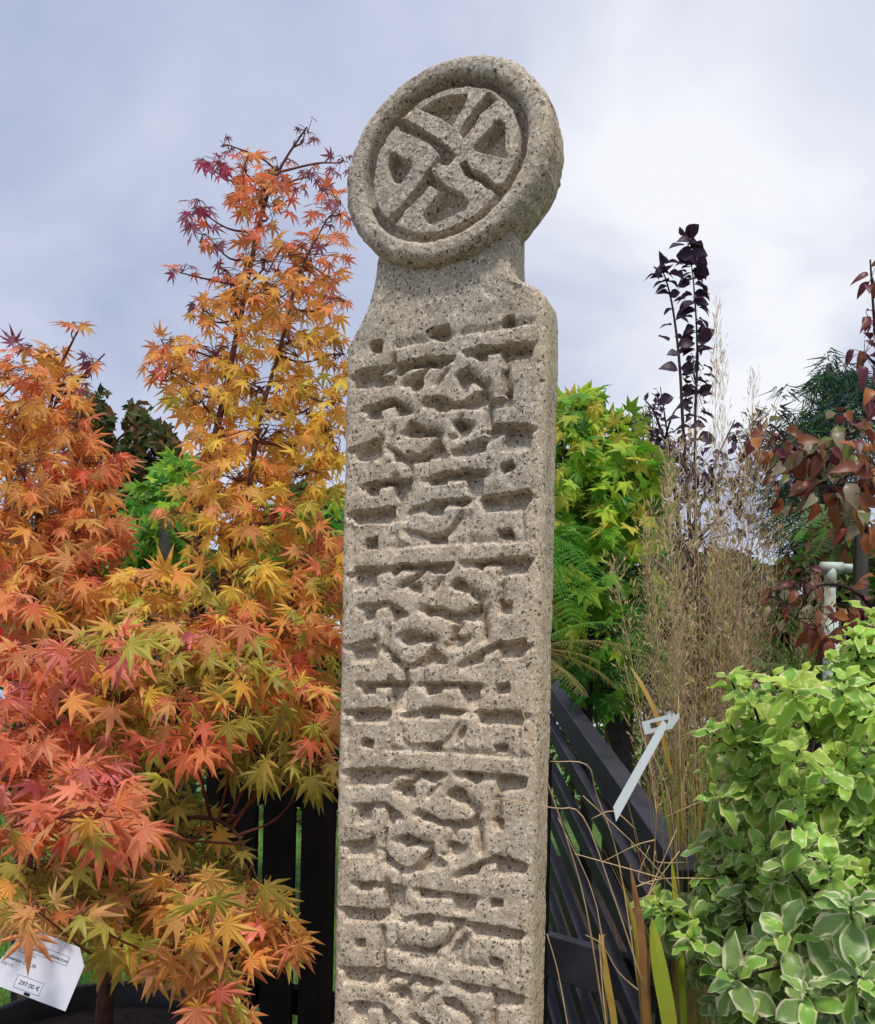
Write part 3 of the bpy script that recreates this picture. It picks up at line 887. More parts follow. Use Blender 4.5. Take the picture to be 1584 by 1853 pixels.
def slatted_frame():
    root = thing('slatted_frame', 'charcoal timber frame of steeply sloping slats right behind the stone pillar', 'timber frame', (0.4, 1.9, 0))
    # slats run down towards the viewer on the right; all parallel
    vx, vy = 760, 905
    d = (P(vx, vy, 1.0) - Vector((0, 0, EYE))).normalized()        # direction in which the slats climb away
    # near ends of the slats: photo position, distance
    ends = [((1228, 1510), 1.62, 0.080)] + [((1190 - 9 * q, 1606 + 112 * q), 1.60 - 0.012 * q, 0.048) for q in range(7)]
    side = Vector((1, 0, 0))
    for i, ((x, y), dep, hgt) in enumerate(ends):
        p = P(x, y, dep)
        perp = d.cross(side).normalized()                            # roughly upwards, square to the slat
        if perp.z < 0: perp = -perp
        thick = 0.028 if i else 0.05
        sd2 = perp.cross(d).normalized()
        if sd2.x < 0: sd2 = -sd2
        m = MB()
        ln = 1.7
        p = p - d * (0.16 if i == 0 else 0.05)
        m.box(p - sd2 * thick - perp * hgt, sd2 * thick, d * ln, perp * hgt)
        m.build('top_rail' if i == 0 else 'slat', M['slat'], root, bevel=0.003)
    # cross bar and uprights behind
    m = MB()
    q1 = P(985, 1690, 1.95); q2 = P(1190, 1748, 1.72)
    e = (q2 - q1)
    n2 = Vector((0.35, 0.9, 0)).normalized()
    m.box(q1 - Vector((0, 0, 0.10)), e, n2 * 0.04, Vector((0, 0, 0.10)))
    m.build('cross_bar', M['slat'], root, bevel=0.003)
    for x, yt, dep in ((1205, 1560, 1.72),):
        m = MB()
        q = P(x, yt, dep); 
        m.box(Vector((q.x, q.y, 0)), Vector((0.06, 0, 0)), Vector((0, 0.06, 0)), Vector((0, 0, q.z)))
        m.build('post', M['slat'], root, bevel=0.003)
slatted_frame()

# ------------------------------------------------------------------ maples
MAPLE = [
    palmate((-118, -78, -40, 0, 40, 78, 118), (0.42, 0.72, 0.92, 1.0, 0.92, 0.72, 0.42), 0.175, 0.37, 0.12, 0.03, seed=1),
    palmate((-112, -76, -38, 0, 38, 76, 112), (0.40, 0.75, 0.95, 1.0, 0.9, 0.7, 0.38), 0.16, 0.34, 0.30, 0.045, seed=2),
    palmate((-105, -66, -32, 0, 32, 66, 105), (0.38, 0.70, 0.92, 1.0, 0.95, 0.74, 0.40), 0.17, 0.38, 0.42, 0.06, seed=3),
    palmate((-84, -42, 0, 42, 84), (0.62, 0.90, 1.0, 0.88, 0.60), 0.21, 0.38, 0.2, 0.04, seed=4),
]
MC = {
    'yel': leaf_mat('leaf_yellow', (244, 206, 84), 0.015, 0.42, 0.45, 0.2, blotch=(240, 178, 70)),
    'yor': leaf_mat('leaf_yellow_orange', (242, 186, 88), 0.015, 0.42, 0.45, 0.22, blotch=(236, 156, 74)),
    'ora': leaf_mat('leaf_orange', (238, 168, 92), 0.015, 0.42, 0.45, 0.22, blotch=(232, 138, 76)),
    'red': leaf_mat('leaf_orange_red', (232, 134, 86), 0.012, 0.4, 0.45, 0.22, blotch=(220, 102, 70)),
    'sal': leaf_mat('leaf_salmon', (240, 150, 108), 0.012, 0.4, 0.4, 0.18, blotch=(230, 116, 78)),
    'pnk': leaf_mat('leaf_pink', (236, 144, 130), 0.012, 0.4, 0.4, 0.16, blotch=(226, 122, 114)),
    'oli': leaf_mat('leaf_olive', (176, 164, 70), 0.02, 0.42, 0.45, 0.25, blotch=(196, 156, 72)),
    'lim': leaf_mat('leaf_lime', (204, 194, 84), 0.02, 0.42, 0.45, 0.22, blotch=(180, 164, 60)),
    'pur': leaf_mat('leaf_purple', (150, 90, 108), 0.02, 0.4, 0.45, 0.25, blotch=(172, 84, 94)),
    'mag': leaf_mat('leaf_magenta', (184, 72, 106), 0.015, 0.4, 0.45, 0.2),
    'tan': leaf_mat('leaf_apricot', (228, 168, 104), 0.018, 0.42, 0.45, 0.22, blotch=(206, 156, 76)),
}
MK = list(MC)

def polyline_near(paths, p):
    best = None
    for path, rad in paths:
        for i, q in enumerate(path):
            # prefer joints lower than the spray
            dd = (q - p).length + max(0, q.z - p.z + 0.04) * 2.0
            if best is None or dd < best[0]:
                best = (dd, q, rad[i])
    return best[1], best[2]

def maple(root, stems, blobs, zone=0, bark=M['bark'], twig=M['twig_red']):
    paths = []
    first = True
    for pts, r0, r1 in stems:
        path = smooth_path([P(*q) for q in pts], 6)
        rad = [r0 + (r1 - r0) * i / (len(path) - 1) for i in range(len(path))]
        m = MB(); m.tube(path, rad, 8)
        m.build('trunk' if first else 'limb', bark, root, smooth=True)
        first = False
        paths.append((path, rad))
    tw = MB(); recs = []
    for (x, y, rx, ry, n, size, cols, dep) in blobs:
        n = int(n * (1.7 if y > 1000 else 1.4 if y > 560 else 1.3) + 0.5)
        if zone == 2 and x > 150: x -= 26; rx *= 0.85
        if zone == 1 and x < 420 and 760 < y < 1000: x += 16
        c = P(x, y, dep)
        j, jr = polyline_near(paths, c)
        midp = (j + c) / 2 + Vector((0, 0, -0.05 * (j - c).length)) + rv(0.01)
        tw.tube(smooth_path([j, midp, c], 4), np.linspace(min(0.003 if y < 700 else 0.0045, jr), 0.0014, 9), 5)
        nsub = max(2, int(n / 6))
        subs = []
        for k in range(nsub):
            a = random.uniform(0, 6.28); rr = math.sqrt(random.random()) * 0.75
            s = P(x + rx * rr * math.cos(a), y + ry * rr * math.sin(a), dep + random.gauss(0, 0.07))
            subs.append(s)
            tw.tube(smooth_path([c, (c + s) / 2 + rv(0.008), s], 3), [0.0019, 0.0017, 0.0015, 0.0014, 0.0013, 0.0012, 0.001], 4)
        wts = list(cols.items())
        for k in range(n):
            a = random.uniform(0, 6.28); rr = math.sqrt(random.random()) * 1.08
            px, py = x + rx * rr * math.cos(a), y + ry * rr * math.sin(a)
            p = P(px, py, dep + random.gauss(0, 0.09))
            s = min(subs, key=lambda q: (q - p).length)
            outw = Vector(((px - x) / max(rx, 1), 0, -(py - y) / max(ry, 1)))
            tip = outw * 0.75 + Vector((0, -0.30, -0.75)) + rv(0.35)
            nrm = Vector((0, -0.85, 0.65)) + rv(0.38)
            sz = size / FPX * dep * 0.59 * random.uniform(0.72, 1.18)
            m = frame(p, tip, nrm, sz)
            base = m @ Vector((0, -0.45, -0.05))
            if (base - s).length > 0.006:
                tw.tube([s, (s + base) / 2 + Vector((0, 0, 0.004)), base], [0.0009, 0.0008, 0.0007], 3, cap=False)
            r_ = random.random() * sum(q for _, q in wts); ci = wts[0][0]
            for kk, q in wts:
                r_ -= q
                if r_ <= 0: ci = kk; break
            if zone:
                q_ = random.random()
                if zone == 1 and 880 < py < 1330 and px > 150 and q_ < 0.42: ci = random.choice(('yel', 'yor', 'lim', 'lim', 'oli', 'tan'))
                elif zone == 1 and 560 < py <= 880 and q_ < 0.3: ci = random.choice(('yel', 'yel', 'yor'))
                elif zone == 1 and px < 260 and 1130 < py < 1480 and q_ < 0.3: ci = random.choice(('pnk', 'sal'))
                elif zone == 1 and py >= 1480 and q_ < 0.3: ci = random.choice(('lim', 'oli', 'yor', 'tan'))
                elif zone == 2 and q_ < 0.3: ci = random.choice(('yor', 'tan', 'ora'))
            recs.append((m, random.choice((0, 0, 1, 1, 2, 3)), MK.index(ci)))
    tw.build('twigs', twig, root)['kind'] = 'stuff'
    plant_leaves(root, recs, MAPLE, [[MC[k]] for k in MK])

Y_, YO, O_, R_, S_, PK, OL, LI, PU, MG, TA = 'yel yor ora red sal pnk oli lim pur mag tan'.split()
r1 = thing('maple_tree', 'tall japanese maple turning yellow, orange and red in a black pot beside the stone pillar', 'tree', P(190, 1800, 1.55) * 1.0)
r1.location.z = 0.12
stems = [
    ([(186, 1960, 1.56), (192, 1800, 1.56), (222, 1650, 1.58), (262, 1520, 1.62), (296, 1400, 1.66), (330, 1200, 1.72), (352, 1020, 1.78), (382, 830, 1.82), (412, 690, 1.85), (446, 520, 1.88), (476, 380, 1.9), (510, 300, 1.9), (552, 235, 1.9)], 0.017, 0.0018),
    ([(322, 1240, 1.71), (388, 1090, 1.70), (440, 950, 1.72), (468, 770, 1.76), (510, 620, 1.8), (540, 500, 1.82), (590, 400, 1.84)], 0.008, 0.0018),
    ([(262, 1520, 1.62), (340, 1480, 1.55), (420, 1500, 1.5), (470, 1600, 1.46)], 0.006, 0.002),
    ([(296, 1400, 1.66), (200, 1330, 1.6), (110, 1290, 1.55), (40, 1280, 1.5)], 0.007, 0.002),
    ([(222, 1650, 1.58), (170, 1560, 1.5), (110, 1500, 1.45)], 0.006, 0.002),
    ([(222, 1650, 1.58), (300, 1640, 1.5), (370, 1690, 1.42), (410, 1800, 1.36)], 0.006, 0.002),
]
B1 = [
    (552, 236, 26, 26, 5, 24, {PU: 1}, 1.9), (500, 300, 30, 34, 10, 34, {PU: 3, R_: 1}, 1.9),
    (372, 300, 34, 24, 9, 42, {MG: 3, PU: 1}, 1.9), (412, 262, 12, 14, 3, 26, {PU: 1}, 1.9), (438, 300, 26, 46, 16, 46, {R_: 3, O_: 1}, 1.88),
    (352, 374, 30, 34, 9, 40, {PU: 3, MG: 1}, 1.9), (372, 424, 36, 26, 9, 42, {PU: 3, R_: 1}, 1.9), (470, 365, 56, 46, 40, 46, {R_: 4, O_: 2, TA: 1}, 1.88),
    (560, 320, 34, 28, 9, 38, {PU: 3, R_: 1}, 1.9), (614, 295, 22, 18, 5, 32, {PU: 1}, 1.92), (598, 392, 36, 54, 20, 44, {PU: 1, S_: 2, R_: 2}, 1.9),
    (564, 470, 62, 52, 34, 48, {O_: 4, R_: 2, S_: 1}, 1.88), (480, 470, 56, 44, 26, 48, {O_: 3, R_: 2, YO: 1}, 1.87), (412, 490, 26, 22, 9, 44, {R_: 2, PU: 1}, 1.88),
    (328, 494, 28, 16, 6, 38, {PU: 1, S_: 1}, 1.9), (352, 556, 22, 14, 4, 36, {PU: 1}, 1.9), (368, 562, 28, 24, 9, 44, {R_: 2, O_: 1}, 1.88),
    (504, 540, 76, 48, 44, 50, {YO: 4, O_: 3, TA: 1}, 1.86), (606, 540, 30, 50, 16, 48, {O_: 2, R_: 1, S_: 1}, 1.87), (424, 560, 56, 44, 26, 50, {YO: 3, O_: 3}, 1.86),
    (304, 624, 34, 22, 11, 46, {O_: 2, S_: 1, R_: 1}, 1.86), (308, 672, 44, 34, 22, 48, {O_: 3, S_: 1, TA: 2}, 1.85), (394, 640, 60, 44, 30, 52, {YO: 4, O_: 2, TA: 1}, 1.84),
    (522, 620, 76, 46, 40, 52, {YO: 4, Y_: 2, O_: 1}, 1.84), (604, 640, 36, 44, 18, 50, {YO: 2, O_: 1, OL: 1}, 1.86), (366, 716, 60, 38, 28, 54, {YO: 3, O_: 2, LI: 1}, 1.82),
    (470, 704, 76, 44, 36, 54, {Y_: 3, YO: 3, LI: 1}, 1.82), (578, 726, 56, 48, 34, 54, {Y_: 3, YO: 3}, 1.84), (600, 790, 36, 50, 26, 56, {Y_: 4, YO: 1}, 1.84),
    (372, 800, 44, 44, 26, 58, {O_: 3, TA: 2, YO: 1}, 1.80), (470, 796, 76, 46, 38, 58, {YO: 4, Y_: 2, O_: 2}, 1.79), (556, 856, 62, 46, 34, 60, {Y_: 3, YO: 2, LI: 1}, 1.8),
    (430, 870, 76, 44, 36, 62, {YO: 3, O_: 3, TA: 1}, 1.76), (354, 908, 50, 36, 22, 64, {YO: 3, Y_: 2, TA: 1}, 1.74), (296, 925, 22, 10, 3, 62, {PK: 2, S_: 1}, 1.74),
    (500, 930, 82, 44, 34, 64, {O_: 3, YO: 3, R_: 1}, 1.74), (400, 978, 74, 36, 26, 66, {Y_: 4, LI: 1, YO: 1}, 1.7), (576, 1000, 46, 60, 32, 64, {O_: 3, R_: 2, YO: 1}, 1.76),
    (592, 1075, 32, 50, 24, 64, {R_: 3, O_: 2}, 1.76), (280, 1062, 76, 32, 26, 70, {Y_: 4, YO: 2}, 1.66), (420, 1050, 86, 40, 34, 70, {Y_: 2, LI: 2, YO: 2}, 1.66),
    (510, 1080, 60, 46, 26, 70, {OL: 2, YO: 1, O_: 1}, 1.68), (330, 1120, 90, 36, 28, 76, {YO: 2, TA: 2, O_: 1, LI: 1}, 1.6), (440, 1132, 46, 40, 16, 80, {S_: 3, R_: 2}, 1.56),
    (366, 1145, 36, 22, 7, 84, {PK: 2, S_: 1}, 1.54), (540, 1150, 56, 46, 24, 76, {R_: 2, O_: 2, OL: 1}, 1.6), (180, 1172, 84, 40, 20, 100, {S_: 3, PK: 3, R_: 1}, 1.4),
    (590, 1180, 30, 60, 16, 72, {R_: 3, O_: 1}, 1.64), (300, 1200, 86, 40, 26, 82, {TA: 2, OL: 2, LI: 2}, 1.54), (430, 1210, 86, 40, 26, 82, {OL: 3, LI: 2, TA: 1}, 1.54),
    (530, 1232, 50, 40, 20, 84, {R_: 3, S_: 1}, 1.52), (64, 1190, 60, 36, 16, 88, {R_: 2, S_: 1, TA: 1}, 1.5), (60, 1250, 80, 36, 22, 88, {R_: 3, S_: 1, O_: 1}, 1.5),
    (200, 1258, 80, 36, 20, 86, {TA: 2, OL: 2, R_: 1}, 1.52), (340, 1262, 60, 32, 16, 88, {S_: 2, R_: 1, LI: 1}, 1.5), (60, 1330, 80, 40, 24, 90, {R_: 3, S_: 2}, 1.46),
    (216, 1330, 70, 40, 22, 88, {OL: 4, LI: 1}, 1.54), (430, 1290, 74, 36, 20, 88, {OL: 2, R_: 2, TA: 1}, 1.5), (560, 1290, 50, 46, 20, 84, {O_: 2, R_: 2, OL: 1}, 1.54),
    (346, 1342, 50, 34, 13, 96, {R_: 3, S_: 1}, 1.44), (478, 1370, 70, 36, 18, 92, {OL: 4, LI: 1}, 1.5), (566, 1385, 36, 30, 9, 92, {OL: 2, TA: 2}, 1.5),
    (50, 1408, 80, 44, 22, 96, {R_: 3, S_: 2}, 1.4), (180, 1424, 60, 44, 20, 102, {S_: 4, TA: 1}, 1.34), (168, 1486, 90, 44, 22, 112, {S_: 4, R_: 1}, 1.28), (120, 1440, 60, 50, 14, 104, {S_: 3, R_: 1}, 1.32),
    (296, 1428, 46, 40, 13, 88, {OL: 3, LI: 1}, 1.56), (60, 1490, 70, 40, 18, 98, {R_: 3, S_: 1}, 1.38), (250, 1500, 36, 26, 6, 104, {R_: 1, S_: 1}, 1.3),
    (350, 1510, 60, 44, 20, 78, {OL: 3, LI: 1}, 1.66), (400, 1570, 50, 40, 16, 76, {OL: 3, TA: 1}, 1.66), (60, 1580, 80, 36, 20, 96, {OL: 3, TA: 1}, 1.42), (186, 1560, 70, 36, 18, 96, {OL: 3, LI: 2}, 1.42),
    (110, 1640, 100, 40, 24, 98, {OL: 2, LI: 1, TA: 3}, 1.36), (240, 1636, 76, 46, 20, 98, {OL: 2, TA: 2, LI: 1}, 1.38), (330, 1612, 70, 44, 18, 104, {TA: 2, O_: 2, OL: 1}, 1.36),
    (60, 1668, 60, 24, 8, 96, {TA: 2, R_: 1, OL: 1}, 1.3), (350, 1680, 70, 44, 16, 112, {O_: 2, TA: 3}, 1.3), (470, 1632, 60, 36, 16, 92, {O_: 2, TA: 2, OL: 1}, 1.46), (490, 1700, 60, 36, 16, 96, {R_: 1, O_: 2, S_: 1}, 1.42),
    (250, 1712, 56, 36, 12, 104, {TA: 3, OL: 1, LI: 1}, 1.32), (320, 1740, 44, 36, 8, 112, {TA: 2, O_: 2}, 1.28), (410, 1752, 44, 32, 8, 104, {O_: 2, R_: 1}, 1.34), (380, 1812, 44, 20, 4, 116, {O_: 1, S_: 1}, 1.26), (446, 1826, 32, 16, 3, 108, {R_: 1, O_: 1}, 1.3), (205, 1690, 40, 26, 6, 100, {TA: 2, LI: 1}, 1.34),
    (70, 1650, 60, 16, 7, 92, {TA: 2, O_: 1, R_: 1}, 1.13), (150, 1668, 30, 16, 4, 92, {TA: 2, OL: 1}, 1.14),
]
maple(r1, stems, B1, 1)

r2 = thing('maple_tree', 'orange japanese maple at the left edge with only its upper crown showing', 'tree', (P(60, 1300, 2.05).x, 2.05, 0))
stems2 = [
    ([(40, 1900, 2.05), (52, 1500, 2.05), (60, 1200, 2.04), (70, 950, 2.02), (84, 800, 2.0), (100, 690, 2.0), (140, 600, 2.0)], 0.014, 0.002),
    ([(60, 1050, 2.03), (130, 900, 1.96), (190, 820, 1.94), (230, 780, 1.92)], 0.007, 0.002),
    ([(60, 1000, 2.03), (10, 850, 1.98), (-40, 700, 1.96)], 0.008, 0.002),
    ([(100, 730, 2.0), (140, 690, 1.98), (190, 640, 1.96)], 0.004, 0.0015),
]
B2 = [
    (134, 592, 22, 10, 3, 52, {O_: 1, S_: 1}, 2.0), (96, 645, 26, 26, 9, 58, {YO: 2, O_: 2}, 2.0), (40, 632, 34, 14, 6, 44, {PU: 1, S_: 1}, 2.0), (188, 654, 18, 14, 4, 46, {MG: 2, PU: 1}, 1.98),
    (160, 690, 22, 16, 4, 44, {PU: 1}, 1.98), (30, 690, 56, 40, 26, 58, {O_: 3, R_: 1}, 1.98), (104, 712, 46, 40, 22, 58, {O_: 4, TA: 1}, 1.97), (140, 764, 30, 36, 12, 58, {O_: 2, R_: 2}, 1.96),
    (40, 770, 70, 44, 34, 62, {O_: 3, YO: 2, TA: 1}, 1.95), (110, 820, 60, 44, 28, 64, {O_: 3, YO: 1, R_: 1}, 1.92), (190, 838, 56, 40, 22, 66, {R_: 2, O_: 2, S_: 1}, 1.9), (236, 846, 22, 26, 6, 60, {R_: 1, S_: 1}, 1.9),
    (40, 850, 70, 44, 32, 64, {O_: 3, YO: 2}, 1.92), (60, 920, 80, 44, 36, 66, {O_: 2, R_: 2, TA: 1}, 1.88), (176, 900, 56, 36, 20, 66, {O_: 3, TA: 1, R_: 1}, 1.88), (140, 968, 80, 40, 32, 68, {O_: 2, R_: 3, S_: 1}, 1.84),
    (216, 968, 46, 34, 18, 66, {O_: 2, R_: 2, S_: 1}, 1.84), (40, 985, 70, 40, 28, 70, {O_: 3, R_: 1, TA: 1}, 1.84), (90, 1036, 90, 36, 32, 74, {R_: 2, O_: 3, S_: 1}, 1.78), (190, 1040, 56, 36, 20, 72, {TA: 2, O_: 2}, 1.78), (30, 1085, 60, 26, 16, 80, {S_: 2, R_: 2}, 1.7), (150, 1090, 60, 32, 18, 74, {TA: 2, O_: 2}, 1.74),
    (20, 1120, 60, 30, 8, 70, {R_: 1, TA: 2}, 1.9),
]
maple(r2, stems2, B2, 2)

# pot of the tall maple
pc = P(190, 1800, 1.55)
pot = thing('plant_pot', 'large black plastic pot under the tall maple at the lower left', 'plant pot', (pc.x, pc.y, 0))
zr = EYE - (1786 - CY) / FPX * 1.78
m = MB()
m.lathe([(0.001, 0.001), (0.18, 0.001), (0.185, 0.01), (0.222, zr - 0.03), (0.236, zr - 0.028), (0.238, zr - 0.004), (0.234, zr), (0.226, zr), (0.222, zr - 0.004), (0.216, zr - 0.06)], (pc.x, pc.y), 48)
m.build('body', M['black_plastic'], pot, smooth=True)
m = MB()
n = 40
rad_ = [0.001, 0.06, 0.12, 0.17, 0.2205]
for r_ in rad_:
    for k in range(n):
        a = 2 * math.pi * k / n
        m.v.append(Vector((pc.x + r_ * math.cos(a), pc.y + r_ * math.sin(a), zr - 0.05 + 0.02 * (1 - r_ / 0.22) + (random.uniform(-0.006, 0.006) if r_ < 0.2 else 0))))
for i in range(len(rad_) - 1):
    for k in range(n):
        m.f.append((i * n + k, i * n + (k + 1) % n, (i + 1) * n + (k + 1) % n, (i + 1) * n + k)); m.m.append(0)
m.build('soil', M['soil'], pot, smooth=True)

# red tub glimpsed through the leaves
q = P(10, 1150, 2.6)
tub = thing('red_tub', 'bright red square tub showing between the maple leaves at the left', 'tub', (q.x, q.y, 0))
m = MB()
x0, x1 = P(-70, 1150, 2.6).x, P(53, 1150, 2.6).x
zt, zb = P(20, 1121, 2.6).z, P(20, 1230, 2.6).z
m.box(Vector((x0, 2.6, zb)), Vector((x1 - x0, 0, 0)), Vector((0, 0.25, 0)), Vector((0, 0, zt - zb - 0.02)))
m.box(Vector((x0 - 0.006, 2.594, zt - 0.0195)), Vector((x1 - x0 + 0.012, 0, 0)), Vector((0, 0.262, 0)), Vector((0, 0, 0.02)))
m.build('body', M['red_plastic'], tub, bevel=0.004)
m = MB()
for sx in (x0 + 0.02, x1 - 0.045):
    m.box(Vector((sx, 2.62, 0)), Vector((0.025, 0, 0)), Vector((0, 0.025, 0)), Vector((0, 0, zb)))
m.build('stand', M['black_plastic'], tub)

# ------------------------------------------------------------------ price tag
def price_tag():
    D = 1.17
    org = P(0, 1785, D)
    ex = (P(119, 1830, D) - org); wpx = math.hypot(119, 45); sx = ex.length / wpx
    ex.normalize()
    tiltn = Vector((0.05, -1, 0.12)).normalized()
    ez = ex.cross(tiltn).normalized()
    if ez.z < 0: ez = -ez
    nn = ex.cross(ez).normalized()
    if nn.y > 0: nn = -nn
    root = thing('price_tag', 'white printed plant tag hanging in the maple at the lower left', 'tag', org)
    def q(a, b, d=0.0): return ex * (a * sx) + ez * (b * sx) + nn * d
    outl = [(-32, 0), (127, 0), (127, 84), (106, 112), (30, 112), (-2, 96)]
    v = [q(a, b, 0.0006) for a, b in outl] + [q(a, b, -0.0006) for a, b in outl]
    k = len(outl)
    f = [tuple(range(k)), tuple(range(2 * k - 1, k - 1, -1))] + [((i + 1) % k, i, k + i, k + (i + 1) % k) for i in range(k)]
    link('card', new_mesh('card', v, f, [M['white_card']]), root)
    rot = Matrix((ex, ez, nn)).transposed().to_4x4()
    def text(s, a, b, size, mat, name='lettering'):
        cu = bpy.data.curves.new(name, 'FONT'); cu.body = s; cu.size = size * sx * 1.35; cu.extrude = 0.0001
        cu.materials.append(mat)
        tmp = bpy.data.objects.new(name, cu)
        me = bpy.data.meshes.new_from_object(tmp)
        bpy.data.objects.remove(tmp)
        o = link(name, me, root)
        o.matrix_local = Matrix.Translation(q(a, b, 0.0009)) @ rot
    text('CUT palmatum dissectum', 4, 79, 6.6, M['ink'])
    text('Acer du Japon', 6, 68, 4.5, M['ink_grey'])
    text('Conteneur L 25.30', -16, 51, 6, M['ink'])
    text('150/175', -16, 39, 5.5, M['ink_grey'])
    text('297.00 €', 29, 16, 8, M['ink'])
    def frame_rect(a, b, w, h, t, mat, name):
        mm = MB(); o0 = Vector(root.location)
        for (aa, bb, ww, hh) in ((a, b, w, t), (a, b + h - t, w, t), (a, b + t, t, h - 2 * t), (a + w - t, b + t, t, h - 2 * t)):
            mm.box(o0 + q(aa, bb, 0.0008), ex * ww * sx, ez * hh * sx, nn * 0.0002)
        mm.build(name, mat, root)
    frame_rect(22, 8, 50, 24, 0.8, M['ink_grey'], 'price_box')
    frame_rect(1, 74, 96, 17, 1.0, M['ink_grey'], 'title_box')
    mm = MB()
    pts = []
    for cxx, cyy, a0 in ((55, 3.5, 0), (47, 3.5, 90), (47, -1.5 + 3.0, 180), (55, 1.5, 270)):
        for t_ in (0, 45, 90):
            an = math.radians(a0 + t_); pts.append((cxx + 1.8 * math.cos(an), cyy + 1.8 * math.sin(an) + 1.5))
    mm.v = [Vector(root.location) + q(a, b, 0.0009) for a, b in pts]; mm.f = [tuple(range(len(pts)))]; mm.m = [0]
    mm.build('emblem', M['ink'], root)
    # string up into the branches
    mm = MB(); mm.tube([Vector(root.location) + q(60, 108, 0.001), Vector(root.location) + q(66, 135, -0.01), P(130, 1600, 1.4)], 0.0007, 4)
    mm.build('string', M['white_plastic'], root)
price_tag()

# ------------------------------------------------------------------ variegated bush lower right
PM = {
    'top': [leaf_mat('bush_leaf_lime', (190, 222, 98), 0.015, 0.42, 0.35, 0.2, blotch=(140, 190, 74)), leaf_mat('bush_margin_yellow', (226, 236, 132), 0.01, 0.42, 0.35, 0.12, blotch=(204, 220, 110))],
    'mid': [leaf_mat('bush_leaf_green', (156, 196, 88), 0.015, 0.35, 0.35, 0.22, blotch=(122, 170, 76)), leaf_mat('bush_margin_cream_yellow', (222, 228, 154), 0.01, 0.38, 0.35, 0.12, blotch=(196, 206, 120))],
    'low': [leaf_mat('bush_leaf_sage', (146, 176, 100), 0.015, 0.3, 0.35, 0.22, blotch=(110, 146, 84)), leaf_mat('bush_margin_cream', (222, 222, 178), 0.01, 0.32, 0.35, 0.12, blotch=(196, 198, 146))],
}
PKS = list(PM)
PT = [oval(0.29, 7, 0.09, 0.12 + 0.13 * i, 0.07 + 0.016 * i, 0.20 + 0.05 * (i % 3), 0.6, seed=i, full=0.52) for i in range(6)]
bush = thing('variegated_bush', 'bushy shrub with cream edged lime and sage leaves at the lower right', 'shrub', (P(1480, 1853, 1.35).x, 1.35, 0))
poly = [(1298, 1255), (1345, 1212), (1400, 1236), (1480, 1196), (1535, 1172), (1600, 1100), (1620, 1900), (1290, 1900), (1262, 1760), (1262, 1690), (1165, 1640), (1240, 1610), (1268, 1560), (1268, 1440), (1280, 1360)]
pa = np.array(poly, float)
sites = []
tries = 0
while len(sites) < 128 and tries < 30000:
    tries += 1
    x, y = random.uniform(1150, 1620), random.uniform(1110, 1900)
    if not in_poly(np.array([x]), np.array([y]), poly)[0]: continue
    if all((x - a) ** 2 + ((y - b) * 1.1) ** 2 > 30 ** 2 for a, b, _ in sites):
        edge = min(1.0, max(0, (x - 1240) / 200))
        sites.append((x, y, 1.42 - 0.24 * edge + random.gauss(0, 0.05)))
sites += [(1572, 1112, 1.3), (1545, 1150, 1.28), (1590, 1140, 1.25), (1190, 1632, 1.3), (1250, 1700, 1.25), (1340, 1236, 1.35), (1560, 1160, 1.3), (1500, 1560, 1.02), (1540, 1640, 0.98), (1420, 1690, 1.05), (1330, 1770, 1.02), (1460, 1800, 0.98), (1560, 1770, 0.96)]
tw = MB(); recs = []
hub = [P(1480, 1980, 1.35), P(1400, 1750, 1.38), P(1540, 1700, 1.3), P(1450, 1560, 1.4), P(1560, 1450, 1.36), P(1400, 1420, 1.42), P(1500, 1340, 1.4)]
for a, b in ((0, 1), (0, 2), (1, 3), (2, 4), (3, 5), (4, 6)):
    tw.tube(smooth_path([hub[a], (hub[a] + hub[b]) / 2 + rv(0.01), hub[b]], 4), np.linspace(0.006, 0.004, 9), 6)
tw.tube([Vector((hub[0].x, hub[0].y, 0)), hub[0]], [0.011, 0.008], 6)
